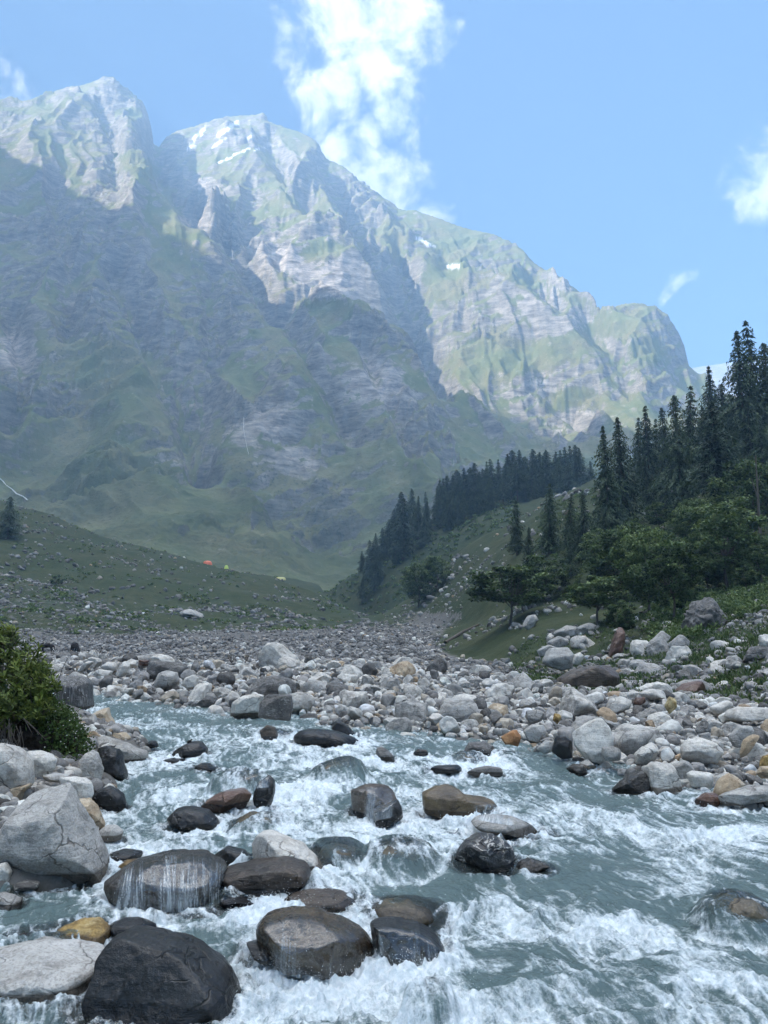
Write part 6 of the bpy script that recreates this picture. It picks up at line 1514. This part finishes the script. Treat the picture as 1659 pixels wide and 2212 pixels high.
# ------------------------------------------------------------------ falling water and spray
from mathutils.bvhtree import BVHTree
def threads_mat():
    m, t = new_mat("falling_water")
    uv = t.n('ShaderNodeCombineXYZ', {0: t.attr('across'), 1: t.attr('down'), 2: 0.0}).outputs[0]
    a = t.noise(t.mapping(uv, (75, 1.6, 1)), 1.0, 4, .6, .25); b = t.noise(t.mapping(uv, (22, 1.1, 1)), 1.0, 3, .6, .3); c = t.noise(t.mapping(uv, (120, 22, 1)), 1.0, 2, .6)
    f = t.math('ADD', t.math('MULTIPLY', a, .55), t.math('MULTIPLY', b, .45))
    f = t.math('ADD', f, t.math('MULTIPLY', t.math('SUBTRACT', c, .5), .25))
    f = t.math('ADD', f, t.math('MULTIPLY', t.math('SUBTRACT', t.attr('thin'), .5), .36))
    al = t.math('MULTIPLY', t.ramp(f, [(.45, 0.0), (.58, .28), (.74, .70)]), t.attr('edge'))
    w_ = t.pbsdf((.80, .84, .84), .4, None, .5); tr = t.n('ShaderNodeBsdfTransparent').outputs[0]
    gl = t.n('ShaderNodeBsdfGlossy', {'Roughness': .12}).outputs[0]
    film = t.n('ShaderNodeMixShader', {0: t.math('MULTIPLY', t.attr('edge'), .07), 1: tr, 2: gl}).outputs[0]
    t.done(t.n('ShaderNodeMixShader', {0: al, 1: film, 2: w_}).outputs[0]); return m
M_thread = threads_mat()
dg = bpy.context.evaluated_depsgraph_get()
def curtain(top, bot, seed, Y, thin0=.3, thin1=.75, nx=70, ny=22, off=.014):
    """a thin sheet of water laid over the stone between two image polylines"""
    r = np.random.default_rng(seed); tp = np.array(top, float); bt = np.array(bot, float)
    tt = np.linspace(0, 1, len(tp)); tb = np.linspace(0, 1, len(bt))
    objs = [o for o in COL.objects if o.name.startswith("boulder") and o.get('category') == 'boulder' and abs(o.location.y - Y) < 1.2 and o.type == 'MESH']
    eye = Vector((0, 0, ZC)); V = np.zeros((ny, nx, 3)); ok_ = np.zeros((ny, nx), bool)
    for i in range(nx):
        s = i / (nx - 1)
        a = np.array([np.interp(s, tt, tp[:, 0]), np.interp(s, tt, tp[:, 1])]); z = np.array([np.interp(s, tb, bt[:, 0]), np.interp(s, tb, bt[:, 1])])
        last = None
        for j in range(ny):
            p2 = a + (z - a) * j / (ny - 1); dx, dy, dz = ray(p2[0], p2[1]); d = Vector((float(dx), float(dy), float(dz))).normalized(); best = None
            for o in objs:
                inv = o.matrix_world.inverted(); h_, loc, nor, _ = o.ray_cast(inv @ eye, inv.to_3x3() @ d)
                if h_:
                    w3 = o.matrix_world @ loc; ds = (w3 - eye).length
                    if best is None or ds < best: best = ds
            if best is None: best = (last if last is not None else None)
            if best is None: continue
            last = min(best, last + .02) if last is not None else best
            V[j, i] = eye + d * (last - off); ok_[j, i] = True
    first = [int(np.argmax(ok_[:, i])) for i in range(nx)]
    for i in range(nx):
        if ok_[:, i].any(): V[:first[i], i] = V[first[i], i]
    fc = grid_faces(ny, nx); fc = fc[ok_.ravel()[fc].all(1)]
    ac = np.linspace(0, 1, nx)[None, :] * np.linalg.norm(V[ny // 2, -1] - V[ny // 2, 0]) + np.zeros((ny, 1)); dn = np.linspace(0, 1, ny)[:, None] + np.zeros((1, nx))
    ed = np.minimum(np.minimum(sstep(0, .10, ac / ac.max()), sstep(1, .90, ac / ac.max())), sstep(0, .06, dn))
    th = thin0 + (thin1 - thin0) * dn + .25 * np.interp(np.linspace(0, 1, nx), np.linspace(0, 1, 9), r.normal(0, .6, 9))[None, :]
    tag(link("falling_water", mesh("falling_water", V.reshape(-1, 3), fc, M_thread, {'across': ac.ravel() + seed * 3.7, 'down': dn.ravel(), 'edge': ed.ravel(), 'thin': th.ravel()})), kind="stuff")
bpy.context.view_layer.update()
curtain([(262,1872),(295,1856),(330,1846),(400,1844),(450,1848),(490,1872)], [(232,1960),(290,1964),(340,1970),(400,1972),(450,1964),(488,1944)], 1, 9.0, .25, .7, 90)
curtain([(752,1706),(800,1696),(856,1704)], [(750,1770),(790,1778),(852,1764)], 2, 11.0, .15, .6)
curtain([(1024,1740),(1075,1734),(1116,1750)], [(1018,1768),(1066,1778),(1110,1784)], 3, 11.4, .45, .95)
curtain([(560,1984),(640,1972),(720,1978),(812,2020)], [(552,2092),(640,2112),(720,2120),(826,2104)], 4, 7.2, .0, .30, 90, 26)
curtain([(690,1668),(725,1648),(776,1668)], [(684,1690),(725,1692),(780,1690)], 5, 14.2, .3, .7)
curtain([(806,2002),(880,1998),(952,2028)], [(798,2090),(880,2102),(964,2094)], 6, 7.2, .0, .40)
curtain([(470,1692),(520,1670),(590,1676)], [(466,1712),(530,1706),(585,1700)], 7, 12.6, .25, .6)
curtain([(806,1828),(850,1820),(926,1850)], [(800,1868),(850,1872),(930,1866)], 8, 9.9, .35, .95)
# spray thrown up by the breaking water
cand = np.where((foam.ravel() > .8) & (fm.ravel() > .75) & keepw.ravel() & (WY.ravel() < 19))[0]
pr = np.clip(foam.ravel()[cand], 0, 1.6) ** 2 / WY.ravel()[cand] ** 1.0; pr /= pr.sum()
sel = r_.choice(cand, 9000, p=pr)
base = np.stack([WX.ravel()[sel], WY.ravel()[sel], WZ.ravel()[sel]], -1)
base += np.stack([r_.normal(0, .05, len(sel)), r_.normal(0, .05, len(sel)), r_.exponential(.06, len(sel)) * r_.random(len(sel))], -1)
rs = r_.uniform(.0011, .0030, len(sel)) * np.clip(base[:, 1] / 7, .8, 2.2)
P0, f0 = ico(1)
mdr, t_ = new_mat("spray_drops"); t_.done(t_.pbsdf((.85, .88, .88), .3))
tag(link("spray", mesh("spray", (base[:, None, :] + P0[None] * rs[:, None, None]).reshape(-1, 3), (f0[None] + (np.arange(len(sel)) * len(P0))[:, None, None]).reshape(-1, 3), mdr)), kind="stuff")
# far torrent on the left slope
def torrent(px_pts, w_, label):
    pts = [hit_m(a, b) if hit_m(a, b)[1] < 2500 else None for a, b in px_pts]
    pts = [p for p in pts if p is not None]; VV = []
    for i, p in enumerate(pts):
        VV += [p + np.array([-w_ * (1 + .4 * math.sin(i * 2.1)), -2.0, 1.2]), p + np.array([0, -3.0, 2.2]), p + np.array([w_ * (1 + .4 * math.cos(i * 1.7)), -2.0, 1.2])]
    f = [(3 * i + k, 3 * i + k + 1, 3 * i + k + 4, 3 * i + k + 3) for i in range(len(pts) - 1) for k in range(2)]
    tag(link("waterfall", mesh("waterfall", np.array(VV), np.array(f), mdr)), label, "waterfall")
torrent([(-6,1030),(8,1042),(16,1052),(28,1060),(38,1070),(52,1076),(62,1084)], .8, "white torrent tumbling down the mountain foot at the left edge")
torrent([(527,905),(527,930),(530,950),(534,968),(538,985)], .13, "thin white waterfall streaking the pale rock slab")
